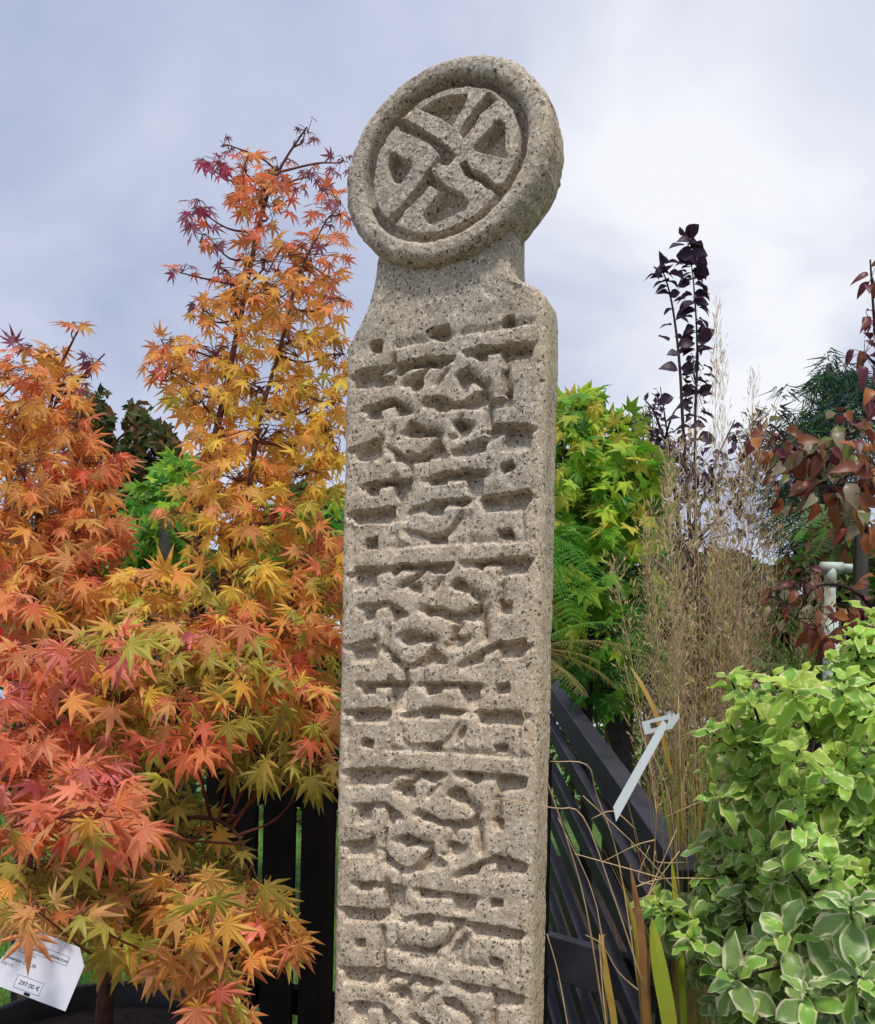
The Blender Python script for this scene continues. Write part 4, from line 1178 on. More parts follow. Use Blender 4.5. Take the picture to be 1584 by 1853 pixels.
for x, y, dep in sites:
    c = P(x, y, dep)
    h = min(hub, key=lambda q: (q - c).length + max(0, q.z - c.z) * 1.5)
    axis = (c - h)
    midp = (c + h) / 2 + Vector((0, 0, -0.012)) + rv(0.006)
    tw.tube(smooth_path([h, midp, c], 4), np.linspace(0.0034, 0.0017, 9), 5)
    ax = (axis.normalized() * 0.7 + Vector((-0.12, -0.14, 0.85))).normalized()
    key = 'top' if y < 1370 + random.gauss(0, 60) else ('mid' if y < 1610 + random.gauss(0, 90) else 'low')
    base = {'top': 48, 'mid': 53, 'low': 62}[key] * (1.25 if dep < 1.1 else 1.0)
    u_ = ax.orthogonal().normalized(); w_ = ax.cross(u_)
    nl = random.randint(7, 10)
    a0 = random.uniform(0, 6.28)
    for k in range(nl):
        an = a0 + k * 2.4
        t = k / nl
        rad = u_ * math.cos(an) + w_ * math.sin(an)
        el = 0.9 * (1 - t) - 0.25 * t                       # inner ones stand, outer ones spread and nod
        tip = rad * (0.55 + 0.55 * t) + ax * el + rv(0.27) + Vector((0, 0, -0.15 * t))
        pos = c - ax * (0.022 * t) * 1.2
        sz = base / FPX * dep * random.uniform(0.75, 1.15) * (0.7 + 0.45 * t)
        nrm = ax * 0.9 - rad * 0.4 + Vector((0, -0.05, 0.4)) + rv(0.3)
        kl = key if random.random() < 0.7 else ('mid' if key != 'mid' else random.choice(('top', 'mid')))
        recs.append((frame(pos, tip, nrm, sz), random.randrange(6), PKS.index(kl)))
    # leaves down the stem
    for k in range(random.randint(2, 5)):
        t = random.uniform(0.35, 0.9)
        pos = h.lerp(c, t); tip = rv(0.6) + axis.normalized() * 0.4 + Vector((-0.1, -0.4, 0.1))
        k2 = key if random.random() < 0.5 else ('low' if y > 1450 else 'mid')
        recs.append((frame(pos, tip, Vector((0, -0.4, 0.9)) + rv(0.3), base / FPX * dep * random.uniform(0.8, 1.15)), random.randrange(6), PKS.index(k2)))
tw.build('twigs', M['twig_dark'], bush)['kind'] = 'stuff'
plant_leaves(bush, recs, PT, [PM[k] for k in PKS])

# ------------------------------------------------------------------ feather reed grass
tan = [leaf_mat('plume_tan', (232, 208, 170), 0.02, 0.35, 0.7, 0.3), leaf_mat('plume_gold', (214, 190, 128), 0.02, 0.35, 0.7, 0.3), leaf_mat('plume_mauve', (170, 142, 130), 0.02, 0.3, 0.7, 0.3)]
def mixf(r): return r.choice((0, 0, 1, 1, 2))
def plume_mesh(seed, mats, wide=0.055, plume=0.45, n=300, lean=0.05):
    r = random.Random(seed)
    m = MB()
    path = [Vector((lean * t * t + 0.01 * math.sin(5 * t + seed), 0.3 * lean * t * t, t)) for t in np.linspace(0, 1, 9)]
    m.tube(path, np.linspace(0.0022, 0.0006, 9), 4, mi=0)
    for k in range(n):
        t = 1 - plume * r.random() ** 0.9
        env = wide * (0.25 + 0.75 * math.sin(math.pi * min(1, (1 - t) / plume * 0.85 + 0.05)))
        i = min(7, int(t * 8)); p = path[i].lerp(path[i + 1], t * 8 - i)
        a = r.uniform(0, 6.28); rr = env * r.random() ** 0.6
        d = Vector((math.cos(a), math.sin(a), 0))
        q = p + d * rr + Vector((0, 0, rr * 0.9))
        ln = r.uniform(0.009, 0.022)
        tip = q + (d * 0.6 + Vector((0, 0, 1)) * r.uniform(0.2, 1.0) + Vector((r.gauss(0, .4), r.gauss(0, .4), 0))).normalized() * ln
        sidev = Vector((r.gauss(0, 1), r.gauss(0, 1), r.gauss(0, 0.5))).normalized() * r.uniform(0.0010, 0.0021)
        b = len(m.v)
        m.v += [q, (q + tip) / 2 + sidev, tip, (q + tip) / 2 - sidev]
        m.f.append((b, b + 1, b + 2, b + 3)); m.m.append(mixf(r))
        if k % 5 == 0:
            b = len(m.v); s2 = Vector((0.0005, 0, 0))
            m.v += [p - s2, p + s2, q + s2, q - s2]; m.f.append((b, b + 1, b + 2, b + 3)); m.m.append(0)
    return new_mesh('plume', m.v, m.f, mats, m.m)
PLUMES = [plume_mesh(i, tan, 0.034 + 0.01 * (i % 3), 0.42 + 0.08 * (i % 2), 620, 0.06 * (i % 3)) for i in range(5)]
reed = thing('feather_grass', 'clump of tall tan feathery grass plumes in the bed behind the white loop tag', 'ornamental grass', (P(1290, 1400, 2.15).x, 2.15, 0))
tips = [(1300, 560), (1322, 640), (1345, 680), (1215, 800), (1180, 820), (1215, 860), (1280, 760), (1300, 790), (1330, 840), (1360, 800), (1390, 860), (1205, 950), (1240, 900), (1290, 900), (1340, 930), (1385, 980), (1410, 960), (1190, 1010), (1225, 1040), (1270, 1000), (1320, 1030), (1370, 1060), (1405, 1070), (1255, 1100), (1300, 1110), (1345, 1130), (1200, 1110), (1388, 1130), (1165, 1020), (1420, 1040), (1180, 920)]
for i, (x, y) in enumerate(tips):
    dep = random.uniform(1.95, 2.35)
    tip = P(x, y, dep)
    bx = P(1285 + (x - 1285) * 0.35, 1400, 2.15)
    ln = tip.z
    me = PLUMES[i % 5]
    o = link('plume', me, reed)
    up = (tip - Vector((bx.x, bx.y, 0)))
    rotq = up.to_track_quat('Z', 'Y').to_matrix().to_4x4() @ Matrix.Rotation(random.uniform(0, 6.28), 4, 'Z')
    s = up.length
    o.matrix_local = Matrix.Translation(Vector((bx.x, bx.y, 0)) - Vector(reed.location)) @ rotq @ Matrix.Diagonal(((0.55, 0.55, s, 1) if y < 730 else (1.0, 1.0, s, 1))).to_4x4()
# basal blades
gb = [leaf_mat('grass_blade_olive', (150, 144, 70), 0.02, 0.35, 0.5, 0.3), leaf_mat('grass_blade_tan', (182, 150, 92), 0.02, 0.35, 0.5, 0.3), leaf_mat('grass_blade_green', (112, 134, 52), 0.02, 0.35, 0.5, 0.3)]
m = MB()
for k in range(230):
    b = Vector((P(1285, 1400, 2.1).x + random.gauss(0, 0.09), 2.1 + random.gauss(0, 0.1), 0))
    h = random.uniform(0.6, 1.25); a = random.uniform(0, 6.28); sp = random.uniform(0.02, 0.3)
    d = Vector((math.cos(a), math.sin(a), 0))
    pts = [b + d * sp * t * t + Vector((0, 0, h * (t - 0.25 * sp * t * t))) for t in np.linspace(0, 1, 6)]
    m.strip(pts, [0.0028, 0.0034, 0.0034, 0.003, 0.002, 0.0004], Vector((-d.y, d.x, 0)), random.choice((0, 0, 1, 1, 2)), 0.4)
o = m.build('blades', gb, reed); o['kind'] = 'stuff'

# near dry grass with broad blades, straw stalks crossing the stone
dry = thing('dry_grass', 'clump of dry straw stalks and broad green blades leaning across the pillar edge', 'ornamental grass', (P(1190, 1853, 1.3).x, 1.3, 0))
def pxpath(pts): return smooth_path([P(*q) for q in pts], 4)
def blade(pts, w, mi):
    m = MB()
    path = pxpath(pts); n = len(path)
    ws = [w * min(1, 0.75 + 0.5 * (i / n)) * (1 - (i / (n - 1)) ** 5) + 0.0003 for i in range(n)]
    m.strip(path, ws, Vector((0.95, 0.3, 0)).normalized(), 0, 0.35)
    m.build('blade', mi, dry)
bl_green = leaf_mat('broad_blade_green', (150, 168, 50), 0.01, 0.3, 0.4, 0.15, blotch=(172, 152, 50))
bl_brown = leaf_mat('broad_blade_brown', (140, 104, 62), 0.01, 0.3, 0.5, 0.2, blotch=(110, 66, 30))
bl_gold = leaf_mat('broad_blade_gold', (176, 150, 66), 0.01, 0.3, 0.5, 0.2, blotch=(190, 130, 54))
blade([(1225, 1980, 1.2), (1212, 1853, 1.2), (1192, 1740, 1.22), (1180, 1660, 1.25)], 0.014, bl_green)
blade([(1180, 1980, 1.22), (1172, 1853, 1.22), (1162, 1700, 1.24), (1140, 1560, 1.28)], 0.008, bl_brown)
blade([(1168, 1980, 1.26), (1165, 1853, 1.26), (1152, 1700, 1.28), (1128, 1600, 1.3)], 0.0055, bl_gold)
blade([(1120, 1990, 1.24), (1112, 1853, 1.24), (1098, 1770, 1.25), (1088, 1700, 1.26), (1098, 1690, 1.27)], 0.006, bl_gold)
blade([(1215, 1400, 1.7), (1190, 1300, 1.7), (1162, 1240, 1.72), (1140, 1205, 1.75)], 0.006, bl_gold)
blade([(1240, 1900, 1.3), (1230, 1700, 1.32), (1215, 1550, 1.35)], 0.007, bl_green)
stalks = [
    [(920, 1203, 1.085), (950, 1300, 1.08), (985, 1400, 1.08), (1020, 1500, 1.1), (1060, 1640, 1.15), (1095, 1853, 1.2)],
    [(892, 1443, 1.07), (1000, 1462, 1.07), (1055, 1478, 1.09), (1110, 1620, 1.12), (1170, 1800, 1.16)],
    [(996, 1378, 1.2), (1062, 1384, 1.2), (1080, 1440, 1.22), (1120, 1560, 1.24), (1165, 1853, 1.25)],
    [(1055, 1440, 1.2), (1160, 1540, 1.22), (1230, 1620, 1.25)], [(1040, 1545, 1.2), (1130, 1570, 1.2), (1200, 1590, 1.22)],
    [(1180, 1360, 1.4), (1210, 1440, 1.4), (1225, 1560, 1.4), (1240, 1760, 1.4)], [(1070, 1482, 1.3), (1110, 1468, 1.3), (1150, 1500, 1.3)],
    [(1250, 1560, 1.35), (1190, 1560, 1.35), (1186, 1540, 1.35)], [(1060, 1692, 1.2), (1090, 1710, 1.2), (1120, 1760, 1.22), (1165, 1800, 1.24)],
    [(1176, 1530, 1.35), (1155, 1590, 1.35), (1180, 1600, 1.35)], [(1225, 1500, 1.35), (1165, 1640, 1.32), (1150, 1700, 1.3)], [(1230, 1540, 1.3), (1180, 1610, 1.3), (1150, 1680, 1.3)],
    [(990, 1690, 1.2), (1010, 1760, 1.2), (1030, 1870, 1.2)], [(1010, 1480, 1.25), (1080, 1640, 1.25), (1100, 1853, 1.25)], [(1300, 1590, 1.3), (1200, 1590, 1.3), (1150, 1605, 1.3)],
    [(1130, 1200, 1.8), (1160, 1320, 1.8), (1180, 1400, 1.75), (1200, 1600, 1.7)], [(1228, 1260, 1.7), (1232, 1400, 1.7), (1240, 1600, 1.65)], [(1245, 1380, 1.6), (1228, 1480, 1.6), (1250, 1640, 1.6)],
    [(1200, 1480, 1.5), (1270, 1450, 1.5)], [(1215, 1560, 1.4), (1228, 1640, 1.4), (1240, 1853, 1.4)],
    [(1090, 1560, 1.28), (1150, 1530, 1.28), (1185, 1520, 1.28)], [(1085, 1690, 1.22), (1088, 1760, 1.22), (1100, 1880, 1.22)],
]
for s in stalks:
    m = MB(); path = pxpath(s); m.tube(path, np.linspace(0.0007, 0.0012, len(path)), 5); m.build('stalk', M['straw'], dry, smooth=True)
m = MB()
for k in range(110):
    x = random.gauss(1252, 24); dep = random.uniform(1.4, 1.8)
    top = random.uniform(1270, 1560)
    lean = random.gauss(0, 40)
    a = P(x, 1960, dep); b = P(x + lean, top, dep); c_ = P(x + lean * 0.3, (1960 + top) / 2, dep)
    m.strip(smooth_path([a, c_, b], 4), np.linspace(random.uniform(0.0015, 0.004), 0.0005, 9), Vector((0.9, 0.4, 0)).normalized(), random.choice((0, 1, 1, 2)), 0.4)
o = m.build('blades', gb, dry); o['kind'] = 'stuff'

# ------------------------------------------------------------------ white loop tag on the grass
lt = thing('loop_tag', 'white plastic loop label clipped to a dry grass stem', 'tag', P(1195, 1310, 1.22))
def plate(polys, dep_fn, th, name, mat):
    m = MB()
    for poly in polys:
        n = len(poly); b = len(m.v)
        pts = [P(x, y, dep_fn(x, y)) for x, y in poly]
        m.v += pts + [p + Vector((0, th, 0)) for p in pts]
        m.f.append(tuple(b + i for i in range(n))); m.f.append(tuple(b + n + i for i in reversed(range(n)))); m.m += [0, 0]
        for i in range(n):
            j = (i + 1) % n
            m.f.append((b + j, b + i, b + n + i, b + n + j)); m.m.append(0)
    return m.build(name, mat, lt)
sc2 = lambda x, y: (1090 + x / 7.724, 1260 + y / 7.724)
hd = lambda x, y: 1.235
plate([[sc2(550, 360), sc2(905, 262), sc2(918, 322), sc2(665, 375), sc2(685, 455), sc2(600, 535)],
       [sc2(600, 535), sc2(685, 455), sc2(905, 395), sc2(990, 432), sc2(985, 452)],
       [sc2(905, 262), sc2(955, 240), sc2(962, 275), sc2(982, 275), sc2(985, 235), sc2(1010, 228), sc2(1018, 262), sc2(1040, 255), sc2(1075, 230), sc2(1082, 300), sc2(990, 432), sc2(905, 395), sc2(925, 350), sc2(918, 322)]], hd, 0.0012, 'loop_head', M['white_plastic'])
plate([[sc2(850, 330), sc2(905, 395), sc2(862, 520), sc2(195, 1755), sc2(155, 1545), sc2(750, 490)]], lambda x, y: 1.228 - 0.02 * (y - 1300) / 180, 0.001, 'strap', M['white_plastic'])

# ------------------------------------------------------------------ lime shrub right of the stone
GREEN = [
    palmate((-100, -50, 0, 50, 100), (0.55, 0.85, 1.0, 0.85, 0.55), 0.30, 0.62, 0.12, 0.04, 0.4, seed=11),
    palmate((-80, -40, 0, 40, 80), (0.6, 0.9, 1.0, 0.88, 0.6), 0.27, 0.6, 0.3, 0.05, 0.4, seed=12),
]
GM = [[leaf_mat('shrub_lime', (184, 208, 62), 0.02, 0.45, 0.45, 0.25)], [leaf_mat('shrub_green', (132, 184, 56), 0.02, 0.45, 0.45, 0.3)], [leaf_mat('shrub_yellow', (222, 212, 84), 0.02, 0.45, 0.45, 0.2)], [leaf_mat('shrub_deep', (76, 136, 42), 0.02, 0.4, 0.45, 0.3)]]
def leafy_shrub(root, stems, blobs, temps, mats, bark, tipf=None, name='leaf', stemname='branch'):
    paths = []
    for i, (pts, r0, r1) in enumerate(stems):
        path = smooth_path([P(*q) for q in pts], 5)
        rad = list(np.linspace(r0, r1, len(path)))
        m = MB(); m.tube(path, rad, 6); m.build('trunk' if i == 0 else stemname, bark, root, smooth=True)
        paths.append((path, rad))
    tw = MB(); recs = []
    for (x, y, rx, ry, n, size, cols, dep, dj) in blobs:
        c = P(x, y, dep); j, jr = polyline_near(paths, c)
        tw.tube(smooth_path([j, (j + c) / 2 + rv(0.01), c], 3), np.linspace(min(0.004, jr), 0.0015, 7), 4)
        for k in range(n):
            a = random.uniform(0, 6.28); rr = math.sqrt(random.random())
            px, py = x + rx * rr * math.cos(a), y + ry * rr * math.sin(a)
            p = P(px, py, dep + random.gauss(0, dj))
            outw = Vector(((px - x) / max(rx, 1), 0, -(py - y) / max(ry, 1)))
            tip = outw * 0.7 + Vector((0, -0.35, -0.55)) + rv(0.4)
            nrm = Vector((0, -0.7, 0.8)) + rv(0.45)
            sz = size / FPX * dep * random.uniform(0.7, 1.15)
            mt = frame(p, tip, nrm, sz)
            if (p - c).length < 0.25:
                tw.tube([c.lerp(p, 0.15), p], [0.001, 0.0008], 3, cap=False)
            recs.append((mt, random.randrange(len(temps)), random.choices(range(len(cols)), cols)[0]))
    tw.build('twigs', bark, root)['kind'] = 'stuff'
    plant_leaves(root, recs, temps, mats, name)

sh = thing('lime_shrub', 'bright lime green lobed leaf shrub directly right of the stone pillar', 'shrub', (P(1090, 1200, 2.7).x, 2.7, 0))
leafy_shrub(sh, [([(1060, 1600, 2.75), (1065, 1200, 2.75), (1080, 1050, 2.72), (1108, 960, 2.7), (1120, 850, 2.7)], 0.022, 0.006), ([(1075, 1075, 2.72), (1130, 1035, 2.7), (1190, 1020, 2.7)], 0.01, 0.004), ([(1066, 1150, 2.75), (1010, 950, 2.75), (1020, 780, 2.75)], 0.014, 0.004)],
    [(1040, 745, 46, 36, 60, 34, (5, 3, 1, 0), 2.7, 0.1), (1100, 790, 70, 40, 80, 34, (5, 2, 2, 0), 2.7, 0.1), (1030, 820, 50, 50, 80, 36, (3, 4, 1, 1), 2.68, 0.12), (1150, 850, 60, 44, 80, 36, (5, 3, 2, 0), 2.65, 0.1),
     (1090, 880, 80, 50, 110, 38, (4, 4, 1, 1), 2.65, 0.12), (1040, 930, 60, 50, 90, 38, (3, 5, 1, 1), 2.65, 0.12), (1130, 945, 60, 40, 80, 40, (3, 4, 3, 1), 2.62, 0.1), (1180, 930, 40, 50, 50, 36, (4, 2, 1, 0), 2.7, 0.1),
     (1050, 1020, 70, 50, 90, 38, (1, 4, 0, 3), 2.66, 0.12), (1140, 1060, 60, 50, 70, 38, (2, 4, 0, 2), 2.7, 0.12), (1030, 1090, 44, 60, 50, 44, (4, 2, 3, 0), 2.5, 0.08), (1100, 1130, 80, 60, 90, 38, (1, 4, 0, 4), 2.75, 0.14), (1150, 1220, 80, 60, 80, 36, (0, 3, 0, 4), 2.8, 0.14), (1070, 1240, 70, 60, 70, 36, (0, 3, 0, 4), 2.8, 0.14), (1130, 760, 40, 20, 24, 30, (3, 3, 0, 1), 2.75, 0.08), (1075, 716, 22, 14, 12, 28, (2, 3, 0, 1), 2.75, 0.06)],
    GREEN, GM, M['bark_grey'])

sl = thing('green_shrub', 'fresh green leafy shrub glimpsed between the two maples', 'shrub', (P(280, 1200, 3.0).x, 3.0, 0))
leafy_shrub(sl, [([(300, 1500, 3.0), (300, 1150, 3.0), (290, 980, 3.0), (310, 860, 3.0)], 0.02, 0.006)],
    [(320, 850, 36, 26, 40, 32, (3, 5, 0, 1), 3.0, 0.08), (290, 900, 60, 36, 60, 34, (2, 5, 0, 2), 3.0, 0.1), (260, 970, 70, 40, 80, 34, (2, 5, 0, 2), 3.0, 0.1), (320, 960, 50, 50, 60, 34, (2, 5, 0, 2), 3.0, 0.1), (240, 1020, 60, 40, 60, 34, (1, 5, 0, 3), 3.0, 0.1), (590, 950, 40, 60, 60, 34, (1, 4, 0, 4), 3.0, 0.1), (480, 950, 80, 60, 60, 34, (1, 4, 0, 4), 3.1, 0.1)],
    GREEN, GM, M['bark_grey'])

# ------------------------------------------------------------------ ferns
FG = [leaf_mat('fern_green', (96, 160, 52), 0.015, 0.45, 0.45, 0.2), leaf_mat('fern_pale', (150, 176, 110), 0.015, 0.4, 0.45, 0.2), leaf_mat('fern_bronze', (168, 158, 92), 0.015, 0.4, 0.5, 0.2)]
def frond_mesh(seed, mat, arch=0.5, pairs=24):
    r = random.Random(seed); m = MB()
    path = [Vector((0, t, 0.35 * t - arch * t * t)) for t in np.linspace(0, 1, 13)]
    m.tube(path, np.linspace(0.009, 0.002, 13), 4)
    for k in range(pairs):
        t = 0.12 + 0.87 * k / pairs
        i = min(11, int(t * 12)); p = path[i].lerp(path[i + 1], t * 12 - i)
        ln = 0.30 * math.sin(math.pi * (0.12 + 0.86 * t) ** 0.9) ** 0.7 + 0.01
        for s in (-1, 1):
            d = Vector((s, 0.42 + r.gauss(0, 0.05), -0.12 + r.gauss(0, 0.05))).normalized()
            tip = p + d * ln + Vector((0, 0, -0.18 * ln))
            nl = 9
            for j in range(nl):
                u = (j + 0.5) / nl
                q = p.lerp(tip, u) + Vector((0, 0, 0.06 * ln * math.sin(math.pi * u)))
                l2 = 0.026 * (1 - u * 0.75)
                w2 = ln / nl * 0.36
                for s2 in (-1, 1):
                    e = (Vector((-d.y * s2 * s, d.x * s2 * s, 0)) + d * 0.5).normalized() * l2
                    b = len(m.v)
                    m.v += [q - d * w2, q + d * w2, q + e + d * w2 * 0.3 + Vector((0, 0, -0.004))]
                    m.f.append((b, b + 1, b + 2)); m.m.append(0)
    return new_mesh('frond', m.v, m.f, [mat])
FR = [frond_mesh(i, FG[i % 3], 0.35 + 0.12 * (i // 3)) for i in range(6)]
def fern(label, crown, fr):
    root = thing('fern', label, 'fern', (crown.x, crown.y, 0), group='ferns in the planting bed')
    mm = MB(); mm.tube([Vector((crown.x, crown.y, 0)), crown], [0.03, 0.02], 7); mm.build('stem', M['bark_grey'], root, smooth=True)
    for tx, ty, dep, kind in fr:
        tip = P(tx, ty, dep); d = tip - crown
        # aim the frond so that its tip lands on the target (frond's own tip sits below its start direction)
        arch = 0.35 + 0.12 * (kind // 3)
        ang = math.atan2(0.35 - arch, 1.0)
        y = d.normalized(); x = y.cross(Vector((0, 0, 1))).normalized(); z = x.cross(y)
        mt = Matrix(((x.x, y.x, z.x, 0), (x.y, y.y, z.y, 0), (x.z, y.z, z.z, 0), (0, 0, 0, 1))) @ Matrix.Rotation(-ang, 4, 'X')
        o = link('frond', FR[kind], root)
        o.matrix_local = Matrix.Translation(Vector((0, 0, crown.z))) @ mt @ Matrix.Scale(d.length / math.hypot(1, 0.35 - arch), 4)
fern('green fern arching out over the lime shrub beside the pillar', P(960, 960, 2.35), [(1130, 975, 2.3, 0), (1090, 1080, 2.1, 3), (1020, 880, 2.3, 0), (1150, 1040, 2.5, 3), (1040, 1130, 2.1, 0)])
fern('bronze tinged fern low beside the pillar above the slatted frame', P(960, 1180, 1.9), [(1090, 1200, 1.85, 2), (1160, 1190, 2.0, 5), (1060, 1260, 1.8, 2), (1120, 1250, 1.9, 5), (1120, 1130, 2.0, 3), (1010, 1230, 1.8, 5)])
fern('green fern between lime shrub and feather grass', P(1180, 1150, 2.5), [(1080, 1080, 2.4, 0), (1070, 1150, 2.4, 3), (1180, 1050, 2.5, 0), (1100, 1190, 2.3, 3), (1230, 1220, 2.4, 0), (1140, 1260, 2.3, 3)])
fern('pale green fern arching in front of the white pipe', P(1560, 930, 2.4), [(1390, 935, 2.3, 1), (1430, 985, 2.2, 4), (1470, 1010, 2.3, 1), (1500, 940, 2.1, 4)])
fern('green fern at the foot of the white pipe behind the variegated bush', P(1450, 1250, 2.0), [(1400, 1150, 2.0, 0), (1490, 1160, 1.9, 3), (1440, 1120, 2.0, 0), (1380, 1200, 1.9, 4), (1530, 1190, 1.9, 3), (1350, 1150, 2.0, 4)])
fern('dark green fern seen between the maples on the left', P(300, 930, 2.8), [(215, 925, 2.7, 0), (240, 985, 2.7, 3), (340, 1000, 2.7, 0), (250, 900, 2.8, 0)])
fern('green fern tucked behind the left edge of the pillar', P(640, 980, 2.6), [(575, 940, 2.5, 3), (590, 900, 2.6, 0), (570, 985, 2.5, 3)])

# ------------------------------------------------------------------ dark leaved upright shrub and red leaved shrub
OV = [oval(0.40, 6, 0.15, 0.15 + 0.2 * i, 0.02, 0, 0.5, seed=20 + i) for i in range(3)]
DM = [[leaf_mat('leaf_blackish', (74, 52, 72), 0.03, 0.38, 0.45, 0.3)], [leaf_mat('leaf_plum', (92, 66, 84), 0.03, 0.3, 0.45, 0.3)]]
ds = thing('dark_shrub', 'slender shrub with two upright stems of blackish leaves against the sky', 'shrub', (P(1260, 1400, 2.45).x, 2.45, 0))
sts = [[(1265, 1700, 2.45), (1260, 1200, 2.45), (1258, 800, 2.45), (1262, 640, 2.45), (1256, 520, 2.45), (1246, 440, 2.45)], [(1258, 1100, 2.45), (1238, 800, 2.43), (1230, 660, 2.43), (1218, 560, 2.43), (1205, 505, 2.43), (1195, 485, 2.43)]]
recs = []
for i, s in enumerate(sts):
    path = smooth_path([P(*q) for q in s], 20)
    m = MB(); m.tube(path, np.linspace(0.006, 0.0012, len(path)), 6); m.build('stem', M['twig_dark'], ds, smooth=True)
    sg = 1
    for k, p in enumerate(path):
        yv = CY - (p.z - EYE) / p.y * FPX
        if yv > 900 or k % (2, 3)[i]: continue
        for rep in range((3 if yv < 620 else 2) if i == 0 else 1):
            sg = -sg
            tip = Vector((sg, random.uniform(-0.7, 0.4), random.uniform(-0.35, 0.35)))
            recs.append((frame(p + rv(0.008), tip, Vector((0, -0.8, 0.8)) + rv(0.5), random.uniform(0.028, 0.058)), random.randrange(3), 0))
    for k in range(5):
        recs.append((frame(path[-1] + rv(0.008), rv(0.7) + Vector((0, 0, 0.6)), rv(1), random.uniform(0.03, 0.05)), random.randrange(3), 0))
plant_leaves(ds, recs, OV, DM)

ps = thing('plum_shrub', 'fine twiggy plum coloured shrub behind the feather grass', 'shrub', (P(1230, 1400, 2.9).x, 2.9, 0))
OVS = [oval(0.3, 2, 0.15, 0.2, 0, 0, 0.5, seed=30)]
leafy_shrub(ps, [([(1240, 1600, 2.9), (1235, 1100, 2.9), (1220, 880, 2.9), (1190, 760, 2.9), (1165, 720, 2.9)], 0.012, 0.002), ([(1235, 1000, 2.9), (1210, 800, 2.9), (1195, 700, 2.9)], 0.006, 0.0015), ([(1240, 1000, 2.9), (1290, 850, 2.9), (1330, 760, 2.9)], 0.006, 0.002), ([(1240, 1000, 2.9), (1330, 900, 2.85), (1390, 780, 2.85)], 0.006, 0.002)],
    [(1168, 750, 20, 26, 30, 16, (2, 3), 2.9, 0.05), (1192, 720, 10, 26, 16, 14, (1, 3), 2.9, 0.05), (1180, 790, 34, 40, 70, 17, (2, 3), 2.9, 0.06), (1210, 830, 40, 50, 90, 18, (2, 3), 2.9, 0.06), (1250, 860, 50, 70, 90, 18, (1, 3), 2.9, 0.06), (1300, 880, 60, 60, 90, 18, (1, 3), 2.9, 0.06), (1360, 800, 40, 50, 60, 20, (2, 3), 2.85, 0.06), (1370, 880, 50, 60, 80, 20, (2, 3), 2.85, 0.06), (1150, 880, 24, 30, 20, 16, (1, 3), 2.9, 0.06), (1270, 980, 90, 60, 90, 20, (2, 2), 2.9, 0.06), (1330, 1060, 80, 60, 90, 20, (2, 2), 2.9, 0.06), (1260, 700, 12, 80, 36, 18, (1, 2), 2.6, 0.04)],
    OVS, DM, M['twig_dark'])

RM = [[leaf_mat('leaf_red_brown', (138, 84, 60), 0.02, 0.35, 0.4, 0.3)], [leaf_mat('leaf_grey_green', (160, 156, 126), 0.03, 0.3, 0.35, 0.25, blotch=(160, 116, 92))], [leaf_mat('leaf_russet', (186, 118, 70), 0.02, 0.4, 0.4, 0.25)], [leaf_mat('leaf_wine', (122, 64, 72), 0.02, 0.35, 0.4, 0.25)], [leaf_mat('leaf_olive_green', (132, 138, 70), 0.02, 0.4, 0.4, 0.25)]]
OVR = [oval(0.27, 6, 0.12, 0.35 + 0.3 * i, 0.03, 0, 0.46, seed=40 + i) for i in range(3)]
rs = thing('russet_shrub', 'shrub with drooping russet and grey green oval leaves at the right edge', 'shrub', (P(1600, 1300, 1.95).x, 1.95, 0))
leafy_shrub(rs, [([(1640, 1700, 1.95), (1640, 1200, 1.95), (1600, 1010, 1.95), (1560, 950, 1.95), (1480, 860, 1.95), (1400, 770, 1.95)], 0.012, 0.0025), ([(1635, 1150, 1.95), (1640, 850, 1.95), (1590, 640, 1.95), (1575, 470, 1.95)], 0.008, 0.002), ([(1630, 1200, 1.95), (1560, 1080, 1.9), (1480, 1060, 1.9), (1440, 1120, 1.9)], 0.005, 0.002)],
    [(1380, 770, 22, 14, 6, 30, (2, 1, 1, 1, 0), 1.95, 0.03), (1400, 800, 40, 30, 19, 34, (3, 2, 1, 2, 1), 1.95, 0.05), (1460, 830, 50, 40, 31, 37, (3, 3, 2, 1, 1), 1.92, 0.06), (1530, 790, 56, 50, 37, 37, (3, 2, 3, 1, 1), 1.94, 0.06), (1570, 860, 40, 60, 37, 38, (4, 1, 3, 1, 1), 1.92, 0.06), (1510, 880, 60, 36, 28, 42, (4, 4, 2, 1, 0), 1.88, 0.05),
     (1578, 500, 12, 30, 6, 28, (1, 0, 0, 4, 0), 1.95, 0.03), (1580, 590, 18, 40, 12, 32, (1, 0, 0, 4, 0), 1.95, 0.04), (1565, 640, 22, 30, 12, 33, (2, 0, 0, 4, 0), 1.95, 0.04), (1580, 710, 18, 30, 11, 33, (3, 0, 1, 2, 0), 1.95, 0.04),
     (1556, 945, 40, 30, 17, 37, (4, 1, 2, 1, 1), 1.92, 0.06), (1590, 1070, 22, 50, 13, 34, (4, 0, 2, 2, 1), 1.9, 0.06), (1450, 1050, 26, 36, 17, 26, (3, 1, 0, 2, 0), 1.95, 0.06), (1470, 1120, 30, 26, 8, 28, (4, 1, 0, 2, 0), 1.85, 0.05), (1556, 1130, 40, 36, 17, 28, (4, 1, 1, 2, 1), 1.9, 0.06), (1420, 1090, 30, 40, 19, 22, (2, 1, 1, 2, 2), 2.0, 0.06), (1430, 860, 40, 60, 28, 30, (3, 1, 1, 3, 0), 2.0, 0.06), (1492, 1128, 26, 34, 12, 40, (4, 1, 1, 2, 1), 1.88, 0.05), (1545, 1100, 30, 22, 9, 40, (3, 1, 1, 2, 1), 1.9, 0.05)],
    OVR, RM, M['twig_dark'])

